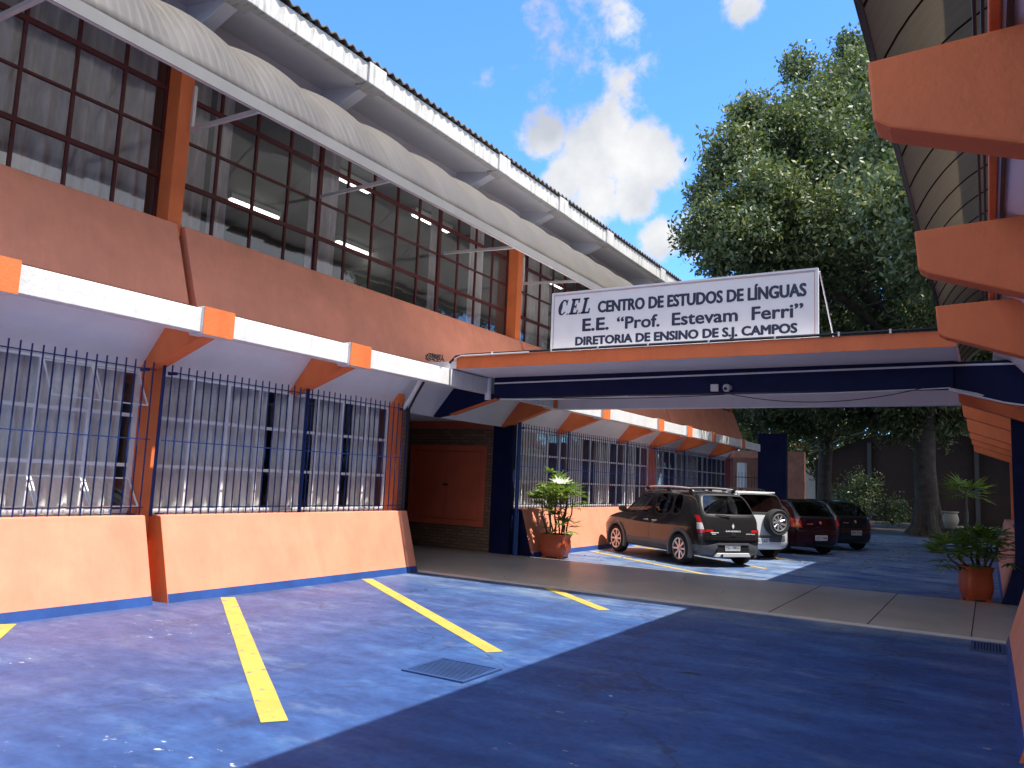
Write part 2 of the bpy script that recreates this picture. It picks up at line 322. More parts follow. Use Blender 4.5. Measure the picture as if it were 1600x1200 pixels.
# ------------------------------------------------------------------ mesh helpers
class MB:
    def __init__(s): s.v = []; s.f = []
    def add(s, vs, fs):
        o = len(s.v); s.v += [tuple(v) for v in vs]; s.f += [tuple(i + o for i in f) for f in fs]; return s
    def box(s, x0, x1, y0, y1, z0, z1):
        return s.add([(x, y, z) for z in (z0, z1) for y in (y0, y1) for x in (x0, x1)],
                     [(0, 2, 3, 1), (4, 5, 7, 6), (0, 1, 5, 4), (2, 6, 7, 3), (0, 4, 6, 2), (1, 3, 7, 5)])
    def prism_y(s, poly, y0, y1):          # polygon in (x, z), extruded along y
        n = len(poly); vs = [(x, y0, z) for x, z in poly] + [(x, y1, z) for x, z in poly]
        return s.add(vs, [tuple(range(n)), tuple(range(2 * n - 1, n - 1, -1))] + [(i, i + n, (i + 1) % n + n, (i + 1) % n) for i in range(n)])
    def prism(s, poly, o, a, b, c):        # polygon in axes a, b at origin o, thickness vector c
        o, a, b, c = map(Vector, (o, a, b, c)); n = len(poly)
        vs = [o + a * p + b * q for p, q in poly]; vs += [v + c for v in vs]
        return s.add(vs, [tuple(range(n)), tuple(range(2 * n - 1, n - 1, -1))] + [(i, i + n, (i + 1) % n + n, (i + 1) % n) for i in range(n)])
    def quad(s, *vs): return s.add(vs, [tuple(range(len(vs)))])
    def tube(s, pts, r, n=8, cap=True):
        pts = [Vector(p) for p in pts]; rs = r if isinstance(r, (list, tuple)) else [r] * len(pts)
        rings = []; prev = None
        for i, p in enumerate(pts):
            d = (pts[min(i + 1, len(pts) - 1)] - pts[max(i - 1, 0)]).normalized()
            if prev is None: a = d.orthogonal().normalized()
            else: a = (prev - d * prev.dot(d)); a = a.normalized() if a.length > 1e-6 else d.orthogonal().normalized()
            prev = a; b = d.cross(a)
            rings.append([p + (a * math.cos(2 * PI * k / n) + b * math.sin(2 * PI * k / n)) * rs[i] for k in range(n)])
        vs = [v for rg in rings for v in rg]; fs = []
        for i in range(len(pts) - 1):
            for k in range(n): fs.append((i * n + k, i * n + (k + 1) % n, (i + 1) * n + (k + 1) % n, (i + 1) * n + k))
        if cap: fs += [tuple(range(n - 1, -1, -1)), tuple((len(pts) - 1) * n + k for k in range(n))]
        return s.add(vs, fs)
    def lathe(s, prof, o=(0, 0, 0), n=24, axis='z', sq=0, caps=True):
        vs = []; fs = []; o = Vector(o)
        for r, h in prof:
            for k in range(n):
                a = 2 * PI * (k + .5) / n; c, d = math.cos(a), math.sin(a)
                if sq:
                    q = (abs(c) ** sq + abs(d) ** sq) ** (1 / sq); c, d = c / q, d / q
                p = (r * c, r * d, h) if axis == 'z' else ((r * c, h, r * d) if axis == 'y' else (h, r * c, r * d))
                vs.append(o + Vector(p))
        for i in range(len(prof) - 1):
            for k in range(n): fs.append((i * n + k, i * n + (k + 1) % n, (i + 1) * n + (k + 1) % n, (i + 1) * n + k))
        if caps: fs += [tuple(range(n - 1, -1, -1)), tuple((len(prof) - 1) * n + k for k in range(n))]
        return s.add(vs, fs)
    def obj(s, name, m, parent=None, smooth=False, bevel=0, recalc=True, loc=None):
        off = Vector(parent.get('_o', (0, 0, 0))) if parent else (Vector(loc) if loc else Vector((0, 0, 0)))
        me = bpy.data.meshes.new(name); me.from_pydata([Vector(v) - off for v in s.v], [], s.f)
        if recalc:
            b = bmesh.new(); b.from_mesh(me); bmesh.ops.recalc_face_normals(b, faces=b.faces); b.to_mesh(me); b.free()
        me.materials.append(m)
        if smooth:
            me.polygons.foreach_set('use_smooth', [True] * len(me.polygons))
            if smooth != 'all':
                try: me.set_sharp_from_angle(angle=R(40))
                except Exception: pass
        o = bpy.data.objects.new(name, me); COL.objects.link(o)
        if parent: o.parent = parent
        else: o.location = off
        if parent: o['_o'] = tuple(off)
        if bevel:
            bv = o.modifiers.new('bevel', 'BEVEL'); bv.width = bevel; bv.segments = 2; bv.limit_method = 'ANGLE'; bv.angle_limit = R(35)
        return o
def mb(): return MB()
def tag(o, label=None, cat=None, group=None, kind=None):
    for k, v in (('label', label), ('category', cat), ('group', group), ('kind', kind)):
        if v: o[k] = v
    return o
def thing(name, label, cat, loc=(0, 0, 0), group=None):
    o = bpy.data.objects.new(name, None); COL.objects.link(o); o.location = loc; o['_o'] = tuple(loc); o.empty_display_size = .2
    return tag(o, label, cat, group)
def local_thing(name, label, cat, loc, rz=0, group=None):
    o = thing(name, label, cat, loc, group); o['_o'] = (0.0, 0.0, 0.0); o.rotation_euler = (0, 0, rz); return o
def struct(o): o['kind'] = 'structure'; return o
def copy_tree(o, parent=None):
    c = o.copy(); COL.objects.link(c)
    if parent: c.parent = parent
    for ch in list(o.children): copy_tree(ch, c)
    return c

# ------------------------------------------------------------------ ground, walkway, markings
g = mb().quad((-300, -300, 0), (300, -300, 0), (300, 300, 0), (-300, 300, 0)).obj('ground', GROUND); struct(g)
w = mb().box(-14.0, 1.2, 10.75, 14.5, -.05, .032).obj('walkway', CONC, bevel=.006); struct(w)
for x in (-1.32, -.22, -2.5):
    struct(mb().box(x - .006, x + .006, 10.76, 14.49, .03, .0345).obj('expansion_joint', DARK))
def line(a, b, wd=.17, z=.004):
    a, b = Vector((*a, 0)), Vector((*b, 0)); n = Vector((-(b - a).y, (b - a).x, 0)).normalized() * wd / 2
    m = mb(); k = 14; pts = []
    for i in range(k + 1):
        p = a.lerp(b, i / k); j = random.uniform(-.006, .006)
        pts.append((p + n * (1 + j * 4), p - n * (1 - j * 4)))
    for i in range(k):
        m.quad(*[Vector((v.x, v.y, z)) for v in (pts[i][0], pts[i][1], pts[i + 1][1], pts[i + 1][0])])
    o = m.obj('parking_line', YELLOW); return struct(o)
line((-8.2, 4.22), (-4.3, 1.28)); line((-8.14, 6.78), (-3.95, 3.74)); line((-8.2, 9.42), (-3.98, 6.43)); line((-5.75, 10.74), (-4.24, 9.46), .16)
for k in range(5): line((-8.15, 17.3 + 2.62 * k), (-4.0, 14.35 + 2.62 * k) if k else (-4.4, 14.62), .13)

def drain(loc, sx, sy, label, rot=False):
    t = thing('drain_grate', label, 'drain grate', loc)
    x, y, _ = loc
    mb().box(x - sx / 2, x + sx / 2, y - sy / 2, y + sy / 2, .001, .003).obj('drain_pit', DARK, t)
    f = mb()
    for a, b, c, d in ((-sx / 2, sx / 2, -sy / 2, -sy / 2 + .035), (-sx / 2, sx / 2, sy / 2 - .035, sy / 2), (-sx / 2, -sx / 2 + .035, -sy / 2 + .035, sy / 2 - .035), (sx / 2 - .035, sx / 2, -sy / 2 + .035, sy / 2 - .035)):
        f.box(x + a, x + b, y + c, y + d, .004, .014)
    f.obj('frame', GRATE, t)
    b = mb(); n = 14 if not rot else 8
    for i in range(n):
        if rot:
            c = x - sx / 2 + .045 + (sx - .09) * (i + .5) / n; b.box(c - .009, c + .009, y - sy / 2 + .035, y + sy / 2 - .035, .005, .012)
        else:
            c = y - sy / 2 + .045 + (sy - .09) * (i + .5) / n; b.box(x - sx / 2 + .035, x + sx / 2 - .035, c - .010, c + .010, .005, .012)
    b.obj('bars', GRATE, t)
drain((-3.88, 5.6, 0), .62, .58, 'blue painted square drain grate set in the sunlit blue yard')
drain((-.06, 10.3, 0), .32, .62, 'small dark drain grate in shade by the right wall', True)

# ------------------------------------------------------------------ buildings
BR = [-2.6 + 8.52 * k + d for k in range(0, 4) for d in (0, 2.44, 6.08)]      # bracket lines
BR = [y for y in BR if y < 31.3]
YE = 31.4
def mirror(o, on):
    return o
class Side:
    """builds one long facade; s=-1 is the left building as measured, s=+1 its mirror across the yard axis"""
    def __init__(s, sgn, root): s.s = sgn; s.root = root
    def X(s, x): return x if s.s < 0 else -8.13 - x
    def P(s, poly): return [(s.X(x), z) for x, z in poly]
    def box(s, m, x0, x1, y0, y1, z0, z1): a, b = sorted((s.X(x0), s.X(x1))); return m.box(a, b, y0, y1, z0, z1)

def lower_panel(S, y0, y1, endblue=False):
    o = mb().prism_y(S.P([(-8.25, 0), (-8.55, 1.0), (-8.98, 1.0), (-8.98, 0)]), y0, y1).obj('base_panel', SALMON, S.root, bevel=.008)
    k = .1
    mb().prism_y(S.P([(-8.246, 0.0), (-8.246 - .3 * k, k), (-8.27 - .3 * k, k), (-8.27, 0)]), y0 + .002, y1 - .002).obj('painted_skirting', BLUE, o)
    d = mb()
    d.prism_y(S.P([(-8.246, 0.0), (-8.55 + .012, .985), (-8.9, .985), (-8.9, 0)]), y0 - .004, y0 + .001)
    d.obj('panel_end', NAVY if endblue else ORANGE, o)
    return o

def window_band(S, name, fx, y0, y1, zs, ncol, mat_f, curtains, cmat, thick, open_rows=(), wide=(), fw=.018):
    root = S.root
    wnd = mb()
    for i, z in enumerate(zs):
        h = (.03 if len(zs) > 4 else .021) if i in thick else .014
        S.box(wnd, fx - .03, fx + .02, y0, y1, z - h, z + h)
    for j in range(ncol + 1):
        y = y0 + (y1 - y0) * j / ncol; hw = .034 if (j in wide or j in (0, ncol)) else fw
        S.box(wnd, fx - .026, fx + (.03 if j in wide else .016), y - hw, y + hw, zs[0], zs[-1])
    fr = wnd.obj(name, mat_f, root)
    gl = mb()
    for j in range(ncol):
        for i in range(len(zs) - 1):
            if (j, i) in open_rows: continue
            a = y0 + (y1 - y0) * j / ncol; b = y0 + (y1 - y0) * (j + 1) / ncol
            t1, t2 = random.uniform(-.004, .004), random.uniform(-.004, .004)
            gl.quad((S.X(fx - .004 + t1), a + .012, zs[i] + .01), (S.X(fx - .004 - t1), b - .012, zs[i] + .01), (S.X(fx - .004 + t2), b - .012, zs[i + 1] - .01), (S.X(fx - .004 - t2), a + .012, zs[i + 1] - .01))
    gl.obj('pane', GLASS, fr, recalc=False)
    # sashes hinged open, pushed out at the foot
    for (j, i) in sorted(open_rows):
        a = y0 + (y1 - y0) * j / ncol + .02; b = y0 + (y1 - y0) * (j + 1) / ncol - .02
        zt, zb, out = zs[i + 1] - .03, zs[i] + .12, .24
        if i == 0: zt, zb = zs[1] - .16, zs[0] + .07
        m = mb(); sx = lambda q: S.X(fx + .01 + q)
        for yy in (a, b):
            m.tube([(sx(0), yy, zt), (sx(out), yy, zb)], .011, 4)
        m.tube([(sx(0), a, zt), (sx(0), b, zt)], .011, 4); m.tube([(sx(out), a, zb), (sx(out), b, zb)], .011, 4)
        so = m.obj('open_sash', mat_f, fr)
        mb().quad((sx(0), a, zt), (sx(0), b, zt), (sx(out), b, zb), (sx(out), a, zb)).obj('sash_pane', GLASS, so, recalc=False)
    for (a, b) in curtains:
        c = mb(); n = max(6, int((b - a) / .022)); vs = []; ph = random.random() * 6
        for i in range(n + 1):
            y = a + (b - a) * i / n; dx = .045 * math.sin(i * .62 + ph) + .02 * math.sin(i * .23 + 1.7 + ph)
            for z in (zs[0] - .05, (zs[0] + zs[-1]) / 2, zs[-1] + .05): vs.append((S.X(fx - .13 + dx + (0 if z > zs[0] else random.uniform(-.008, .008))), y, z))
        c.add(vs, [(3 * i + k, 3 * i + 3 + k, 3 * i + 4 + k, 3 * i + 1 + k) for i in range(n) for k in (0, 1)])
        c.obj('curtain', cmat, fr, smooth='all', recalc=False)
    return fr

def grille(S, y0, y1, thick=()):
    m = mb(); x = -8.64; n = int((y1 - y0) / .118)
    for i in range(n + 1):
        y = y0 + (y1 - y0) * i / n; r = .0065
        S.box(m, x - r, x + r, y - r, y + r, .985, 2.83 + random.uniform(-.01, .01))
    for y in thick: S.box(m, x - .016, x + .014, y - .014, y + .014, .985, 2.86)
    for z in (1.09, 1.90, 2.745):
        S.box(m, x - .019, x - .009, y0 - .05, y1 + .05, z - .006, z + .006)
    for y in (y0 + .06, y1 - .06):
        for z in (1.0, 2.74): S.box(m, x - .14, x - .005, y - .02, y + .02, z - .018, z + .018)
    return m.obj('window_grille', BARBLUE, S.root)

def bracket(S, y, matl, block=True, blockmat=True):
    # tapered cantilever: deep at the column, slim at the tip
    o = mb().prism_y(S.P([(-8.98, 2.72), (-8.74, 2.78), (-7.79, 3.115), (-7.79, 3.40), (-8.98, 3.40)] if block else
                         [(-9.1, 2.72), (-8.74, 2.78), (-7.82, 3.10), (-7.76, 3.14), (-7.74, 3.405), (-9.1, 3.46)]), y - .09, y + .09).obj('bracket', matl, S.root, bevel=.012)
    if block:
        b = mb(); S.box(b, -7.9, -7.655, y - .215, y + .215, 3.11, 3.435); bo = b.obj('beam_block', WHITE, o, bevel=.01)
        p = mb(); S.box(p, -7.66, -7.648, y - .213, y + .213, 3.112, 3.433); p.obj('painted_face', ORANGE, bo)
    return o

def upper_panel(S, y0, y1):
    return mb().prism_y(S.P([(-8.30, 3.56), (-8.685, 4.625), (-8.70, 4.635), (-8.99, 4.635), (-8.99, 3.56)]), y0, y1).obj('upper_panel', SALMON, S.root, bevel=.01)

def awning(S, y0, y1, sheet, valm, strutm, struts, brown=False, ex=-7.0, ez=5.775):
    L = 1.165; n = 18
    m = mb(); per = 10; ny = int((y1 - y0) / L * per); vs = []
    for i in range(ny + 1):
        y = y0 + (y1 - y0) * i / ny; ph = ((y - y0) / L) % 1.0
        bul = (.012 if brown else .10) * (math.sin(PI * ph) ** .8 if 0 < ph < 1 else 0)
        for k in range(n + 1):
            a = (PI / 2) * k / n
            env = math.sin(min(PI, a * 1.75)) ** .8 if a < PI / 1.76 else 0
            b_ = PI / 6 + a * 2 / 3; ca, sa = math.cos(b_), math.sin(b_)
            x = -8.85 + (8.85 + ex) * ca / .866; z = ez + 1.22 * (sa - .5) / .5
            q = bul * max(env, .0)
            vs.append((S.X(x + q * ca), y, z + q * sa))
    m.add(vs, [(i * (n + 1) + k, (i + 1) * (n + 1) + k, (i + 1) * (n + 1) + k + 1, i * (n + 1) + k + 1) for i in range(ny) for k in range(n)])
    o = m.obj('awning', sheet, S.root, smooth='all', recalc=False)
    o.modifiers.new('t', 'SOLIDIFY').thickness = .006
    v = mb(); S.box(v, ex - .006, ex + .006, y0, y1, ez - .125, ez + .01); v.obj('valance', valm, o)
    e = mb(); S.box(e, ex - .05, ex - .008, y0, y1, ez - .125, ez - .09); e.obj('edge_rail', strutm, o)
    i = 0
    while y0 + i * L < y1 + .01:
        y = y0 + i * L; rb = mb()
        rb.tube([(S.X(-8.85 + (8.85 + ex) * math.cos(PI / 6 + PI / 3 * k / 12) / .866 - .012), y, ez + 1.22 * (math.sin(PI / 6 + PI / 3 * k / 12) - .5) / .5 - .012) for k in range(13)], .012 if brown else .016, 6)
        i += 1
        rb.obj('arch_rib', strutm, o, smooth=True)
    for (yb, yt, xb) in struts:
        s = mb()
        p, q = Vector((S.X(xb), yb, 5.93)), Vector((S.X(ex - .02), yt, ez - .12)); d = (q - p).normalized(); sd = d.cross(Vector((0, 0, 1))).normalized(); u2 = Vector((0, 0, 1))
        for a, b in ((-.025, .025),): s.prism([(-.022, -.025), (.022, -.025), (.022, .025), (-.022, .025)], p, sd, u2, q - p)
        if xb > -8.8: s.prism([(-.022, 0), (.022, 0), (.022, .62), (-.022, .62)], p + Vector((S.X(xb - .02) - S.X(xb), 0, -.03)), (0, 1, 0), u2, Vector((S.X(xb - .02) - S.X(xb - .06), 0, 0)))
        s.obj('strut', strutm, o)
    return o

def corrugated(S, x0, z0, x1, z1, y0, y1, pitch=.177, amp=.026, name='roof_sheet'):
    m = mb(); per = 10; n = int((y1 - y0) / pitch * per); vs = []; th = .02
    for i in range(n + 1):
        y = y0 + (y1 - y0) * i / n; dz = amp * math.cos(2 * PI * (y - y0) / pitch)
        for x, z in ((x0, z0), (x1, z1), (x1, z1 - th), (x0, z0 - th)): vs.append((S.X(x), y, z + dz))
    fs = []
    for i in range(n):
        for k in range(4): fs.append((4 * i + k, 4 * i + (k + 1) % 4, 4 * i + 4 + (k + 1) % 4, 4 * i + 4 + k))
    return m.add(vs, fs).obj(name, CORR, S.root, smooth=True)

def upper_storey(S, y0, y1, cols, left=True):
    wall = mb(); S.box(wall, -9.3, -8.72, y0, y1, 7.12, 7.62); wall.obj('upper_beam', WHITECLEAN, S.root)
    so = mb().prism_y(S.P([(-8.719, 7.50), (-7.86, 7.37), (-7.86, 7.42), (-8.719, 7.55)] if left else [(-8.719, 7.50), (-8.3, 7.43), (-8.3, 7.48), (-8.719, 7.55)]), y0, y1).obj('roof_soffit', WHITECLEAN, S.root)
    for y in cols:
        c = mb(); S.box(c, -9.02, -8.74, y - .10, y + .10, 4.5, 7.118); c.obj('upper_column', ORANGE, S.root, bevel=.008)

# ---------- left building
LB = thing('school_building', 'sunlit two storey school wing with salmon panels, barred windows and white roof edge', 'building', (-8.5, 10, 0))
S = Side(-1, LB)
lower_panel(S, -3, 5.82); lower_panel(S, 6.02, 10.74); p3 = lower_panel(S, 14.62, 22.86, True); lower_panel(S, 23.06, YE)
for y, wd in ((5.93, .085), (10.655, .085), (22.96, .085), (31.3, .1), (-2.6, .085)):
    c = mb(); S.box(c, -8.99, -8.745, y - wd, y + wd, 0, 3.42); c.obj('lower_column', ORANGE, LB, bevel=.008)
c = mb(); S.box(c, -9.24, -8.74, 14.46, 14.63, 0, 3.42); c.obj('blue_pier', NAVY, LB, bevel=.008)
# inclined white soffit above the barred windows
for a, b in ((-3, YE),):
    mb().prism_y(S.P([(-8.99, 2.73), (-8.42, 3.40), (-8.42, 3.45), (-8.99, 2.84)]), a, b).obj('inclined_soffit', WHITECLEAN, LB)
f = mb(); S.box(f, -7.85, -7.70, -3, YE + .3, 3.13, 3.41); f.obj('fascia_beam', WHITE, LB, bevel=.01)
for y in BR:
    if -3 < y < YE:
        if abs(y - 12.0) < .2:
            o = mb().prism_y(S.P([(-8.98, 2.72), (-8.60, 2.78), (-7.60, 3.06), (-7.60, 3.13), (-7.86, 3.13), (-7.86, 3.40), (-8.98, 3.40)]), y - .09, y + .09).obj('bracket', NAVY, LB, bevel=.01)
            mb().prism_y(S.P([(-8.60, 2.765), (-7.60, 3.045), (-7.60, 3.058), (-8.60, 2.778)]), y - .088, y + .088).obj('painted_edge', ORANGE, o)
        else: bracket(S, y, ORANGE)
for a, b in ((-3, 5.965), (6.075, 14.49), (14.60, 23.0), (23.12, YE)): upper_panel(S, a, b)
upper_storey(S, -3, YE + .2, (-2.6, 5.96, 14.48, 22.98, 31.3))
# roof edge
f = mb(); S.box(f, -7.86, -7.72, -3, YE + .4, 7.36, 7.66); f.obj('roof_fascia', ROOFWHITE, LB, bevel=.012)
for y in BR:
    yy = y + .0
    if yy > YE: continue
    o = mb().prism_y(S.P([(-8.72, 7.05), (-7.95, 7.34), (-7.95, 7.44), (-8.72, 7.52)]), yy - .1, yy + .1).obj('roof_bracket', WHITECLEAN, LB, bevel=.01)
    b = mb(); S.box(b, -7.96, -7.675, yy - .19, yy + .19, 7.335, 7.67); b.obj('beam_end', ROOFWHITE, o, bevel=.012)
corrugated(S, -7.675, 7.715, -13.5, 8.75, -3, YE + .4)
# windows
U = [4.655, 5.28, 5.865, 6.455, 7.10]
window_band(S, 'upper_window', -9.0, -2.4, 5.86, U, 14, MAROON, [(-1, 5.75)], CURT_U, (1, 3), wide=(5, 9))
window_band(S, 'upper_window', -9.0, 6.06, 14.38, U, 13, MAROON, [(6.1, 6.62), (6.72, 7.0), (8.5, 9.15), (11.7, 12.0), (13.0, 13.55)], CURT_U, (1, 3), wide=(4, 9))
window_band(S, 'upper_window', -9.0, 14.58, 22.88, U, 13, MAROON, [(14.7, 15.2), (15.5, 16.6), (19, 20.4)], CURT_U, (1, 3), wide=(4, 9))
window_band(S, 'upper_window', -9.0, 23.08, 31.2, U, 13, MAROON, [(23.2, 25), (28, 29.4)], CURT_U, (1, 3), wide=(4, 9))
W3 = [1.03, 1.585, 2.19, 2.74]
window_band(S, 'barred_window', -8.95, -2.5, 5.83, W3, 14, FRAMEW, [(-2.4, 5.72)], CURT_L, (0, 1, 2), open_rows={(13, 2), (12, 2), (10, 2), (13, 0), (12, 0), (11, 0), (10, 0)}, wide=(11,), fw=.02)
window_band(S, 'barred_window', -8.95, 6.05, 10.57, W3, 8, FRAMEW, [(6.1, 7.95), (8.08, 8.72), (8.98, 9.62), (9.76, 10.52)], CURT_L, (0, 1, 2), wide=(4,), fw=.02)
window_band(S, 'barred_window', -8.95, 14.66, 22.86, W3, 14, FRAMEW, [(14.7, 16.6), (17.6, 18.5), (19.3, 20.2), (21.2, 22.2)], CURT_L, (0, 1, 2), open_rows={(1, 2), (0, 2)}, wide=(4, 9), fw=.02)
window_band(S, 'barred_window', -8.95, 23.06, 31.2, W3, 14, FRAMEW, [(23.2, 24.4), (26, 28)], CURT_L, (0, 1, 2), wide=(4, 9), fw=.02)
grille(S, -2.4, 5.80, (3.48,)); grille(S, 6.06, 10.70, (5.95, 8.36)); grille(S, 14.72, 22.86, (16.9, 20.5)); grille(S, 23.04, 31.2, (25.4,))
# rooms behind the glass
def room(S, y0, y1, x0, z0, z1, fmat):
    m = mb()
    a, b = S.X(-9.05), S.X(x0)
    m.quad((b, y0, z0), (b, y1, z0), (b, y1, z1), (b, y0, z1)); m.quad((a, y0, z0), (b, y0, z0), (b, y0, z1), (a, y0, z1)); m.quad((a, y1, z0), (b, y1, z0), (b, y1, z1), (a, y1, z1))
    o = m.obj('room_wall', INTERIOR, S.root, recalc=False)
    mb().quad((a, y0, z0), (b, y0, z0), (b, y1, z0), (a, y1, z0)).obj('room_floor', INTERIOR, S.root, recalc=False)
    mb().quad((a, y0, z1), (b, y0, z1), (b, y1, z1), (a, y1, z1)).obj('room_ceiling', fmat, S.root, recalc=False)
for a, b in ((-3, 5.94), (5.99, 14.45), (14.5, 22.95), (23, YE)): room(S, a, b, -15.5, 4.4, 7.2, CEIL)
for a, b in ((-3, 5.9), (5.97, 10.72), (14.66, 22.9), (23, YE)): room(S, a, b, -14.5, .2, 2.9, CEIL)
# passage through the ground floor
m = mb(); S.box(m, -15, -9.23, 14.46, 14.64, 0, 2.86); S.box(m, -15, -8.76, 10.745, 10.85, 1.0, 2.86); S.box(m, -15, -8.99, 10.745, 10.85, 0, 1.0); S.box(m, -15.2, -15, 10.7, 14.7, 0, 2.9)
m.obj('passage_wall', BRICK, LB)
m = mb(); S.box(m, -15, -8.99, 10.70, 14.66, 2.862, 2.95); m.obj('passage_ceiling', WHITECLEAN, LB)
m = mb(); S.box(m, -11.9, -9.24, 14.40, 14.455, 2.70, 2.86); m.obj('lintel_beam', CUPBOARD, LB)
m = mb(); S.box(m, -11.42, -9.38, 14.425, 14.458, .58, 2.30); cb = m.obj('wall_cupboard', CUPBOARD, LB, bevel=.006)
for a, b in ((-11.30, -10.42), (-10.40, -9.52)):
    m = mb(); S.box(m, a, b, 14.40, 14.424, .70, 2.18); dd = m.obj('cupboard_door', CUPBOARD, cb, bevel=.006)
    m = mb(); hx = b - .10 if a < -11 else a + .10; S.box(m, hx - .03, hx + .03, 14.37, 14.399, 1.40, 1.46)
fr = mb()
for a, b, c, d in ((-11.44, -9.36, .56, .68), (-11.44, -9.36, 2.20, 2.32), (-11.44, -11.33, .68, 2.20), (-9.47, -9.36, .68, 2.20)): S.box(fr, a, b, 14.385, 14.424, c, d)
fr.obj('cupboard_frame', CUPBOARD, cb, bevel=.005)
mb().box(-10.47, -10.35, 14.375, 14.399, 1.42, 1.46).obj('latch', BLACKPL, cb)
# pipes
pp = mb(); pp.tube([(-8.60, 14.50, .02), (-8.60, 14.50, 2.85)], .045, 10); pp.tube([(-8.52, 14.44, .02), (-8.52, 14.44, .95)], .022, 8); pp.obj('drain_pipe', BLUE, LB, smooth=True)
pp = mb(); pp.tube([(-8.66, 10.62, 2.75), (-8.5, 10.62, 2.95), (-8.25, 10.55, 3.25), (-8.0, 10.5, 3.38)], .035, 8); pp.obj('white_conduit', PIPEW, LB, smooth=True)
pp = mb(); pp.tube([(-8.60, 10.70, 1.0), (-8.60, 10.70, 2.75), (-8.45, 10.68, 2.98), (-8.2, 10.64, 3.3)], .022, 8); pp.obj('dark_conduit', CABLE, LB, smooth=True)
awning(S, 4.63 - 1.165 * 6, 31.4, AWN_L, VALANCE, ALUMINIUM, [(-2.5, -2.55, -8.72), (.3, .2, -8.98), (3.5, 3.30, -8.98), (6.06, 5.70, -8.72), (8.62, 8.0, -8.96), (11.96, 11.38, -8.96), (14.58, 13.9, -8.72), (17.4, 16.6, -8.96), (20.6, 19.7, -8.96)])
# rear and end walls, closing the block
m = mb(); S.box(m, -16, -15.6, -3, YE, 0, 7.6); S.box(m, -15.6, -8.99, YE, YE + .25, 0, 7.6); S.box(m, -15.6, -8.99, -3.25, -3, 0, 7.6); m.obj('outer_wall', SALMON, LB)

# lit tubes in the upstairs rooms
TL = [(-10.2, 10.45, 7.05, 'lit ceiling tube behind the upstairs windows, left of the middle bay'), (-10.2, 13.1, 7.05, 'lit ceiling tube near the middle of the long upstairs bay'), (-10.2, 18.6, 7.05, 'lit ceiling tube upstairs just left of the sign board'),
      (-13.15, 10.8, 7.05, 'large lit tube seen low behind the upstairs bay right of the first column'), (-13.15, 13.9, 7.05, 'lit tube deep in the upstairs room, below the middle strut'), (-10.2, 15.7, 7.05, 'lit ceiling tube upstairs beyond the second orange column'), (-10.2, 21.2, 7.05, 'farthest lit ceiling tube upstairs behind the sign')]
for x, y, z, lab in TL:
    t = thing('ceiling_lamp', lab, 'ceiling lamp', (x, y, z), 'fluorescent lamps in the upstairs rooms')
    mb().box(x - .08, x + .08, y - .66, y + .66, z + .03, z + .14).obj('housing', CAMW, t)
    for dx in (-.04, .04): mb().tube([(x + dx, y - .62, z), (x + dx, y + .62, z)], .025, 8).obj('tube', TUBE, t, smooth=True)

# ---------- right building
RB = thing('school_building', 'shaded school wing close on the right with bare orange brackets and a brown awning', 'building', (.6, 10, 0))
T = Side(1, RB)
lower_panel(T, -3, 5.82); lower_panel(T, 6.02, 10.74); lower_panel(T, 14.62, 22.86, True); lower_panel(T, 23.06, YE)
for y in (5.93, 10.655, 22.96, 31.3, -2.6):
    c = mb(); T.box(c, -8.99, -8.745, y - .085, y + .085, 0, 3.42); c.obj('lower_column', ORANGE, RB, bevel=.008)
c = mb(); T.box(c, -9.24, -8.45, 14.46, 14.615, 0, 3.42); c.obj('blue_pier', NAVY, RB, bevel=.008)
c = mb(); T.box(c, -8.98, -8.60, 14.64, 22.8, 1.0, 1.05); c.obj('window_sill', BLUE, RB)
mb().prism_y(T.P([(-8.99, 2.73), (-8.42, 3.40), (-8.225, 3.50), (-8.225, 3.545), (-8.42, 3.47), (-8.99, 2.84)]), -3, YE).obj('inclined_soffit', WHITECLEAN, RB)
for y in BR:
    if y > YE: continue
    if abs(y - 12.0) < .2:
        o = mb().prism_y(T.P([(-8.98, 2.68), (-8.74, 2.74), (-7.72, 3.06), (-7.72, 3.42), (-8.98, 3.42)]), y - .09, y + .09).obj('bracket', NAVY, RB, bevel=.01)
        mb().prism_y(T.P([(-8.74, 2.725), (-7.72, 3.045), (-7.72, 3.058), (-8.74, 2.738)]), y - .088, y + .088).obj('painted_edge', ORANGE, o)
    else: bracket(T, y, ORANGE, block=False)
for a, b in ((-3, 5.965), (6.075, 14.49), (14.60, 23.0), (23.12, YE)): upper_panel(T, a, b)
m = mb(); T.box(m, -8.222, -8.178, -3, 10.6, 3.485, 3.62); m.obj('panel_edge_beam', ORANGE, RB, bevel=.008)
m = mb(); m.prism_y(T.P([(-8.262, 3.462), (-8.238, 3.474), (-8.238, 3.49), (-8.262, 3.478)]), -3, 10.6); m.obj('dark_gap_strip', BROWNFR, RB)  # solid dark strip marking the gap along the soffit edge
m = mb()
for x, z in ((-8.16, 3.64), (-8.13, 3.57), (-8.19, 3.70)): m.tube([(T.X(x), -3 + 1.0 * i, z + .02 * math.sin(i * 2.3 + x * 40)) for i in range(14)], .008, 6)
m.obj('wall_cable', BROWNFR, RB, smooth=True)
upper_storey(T, -3, YE + .2, (-2.6, 5.96, 14.48, 22.98, 31.3), left=False)
window_band(T, 'upper_window', -9.0, -2.4, 14.4, U, 26, MAROON, [], CURT_U, (1, 3))
window_band(T, 'upper_window', -9.0, 14.58, 31.2, U, 26, MAROON, [], CURT_U, (1, 3))
window_band(T, 'barred_window', -8.95, -2.5, 10.57, W3, 22, FRAMEW, [], CURT_L, (0, 1, 2)); window_band(T, 'barred_window', -8.95, 14.66, 31.2, W3, 28, FRAMEW, [], CURT_L, (0, 1, 2))
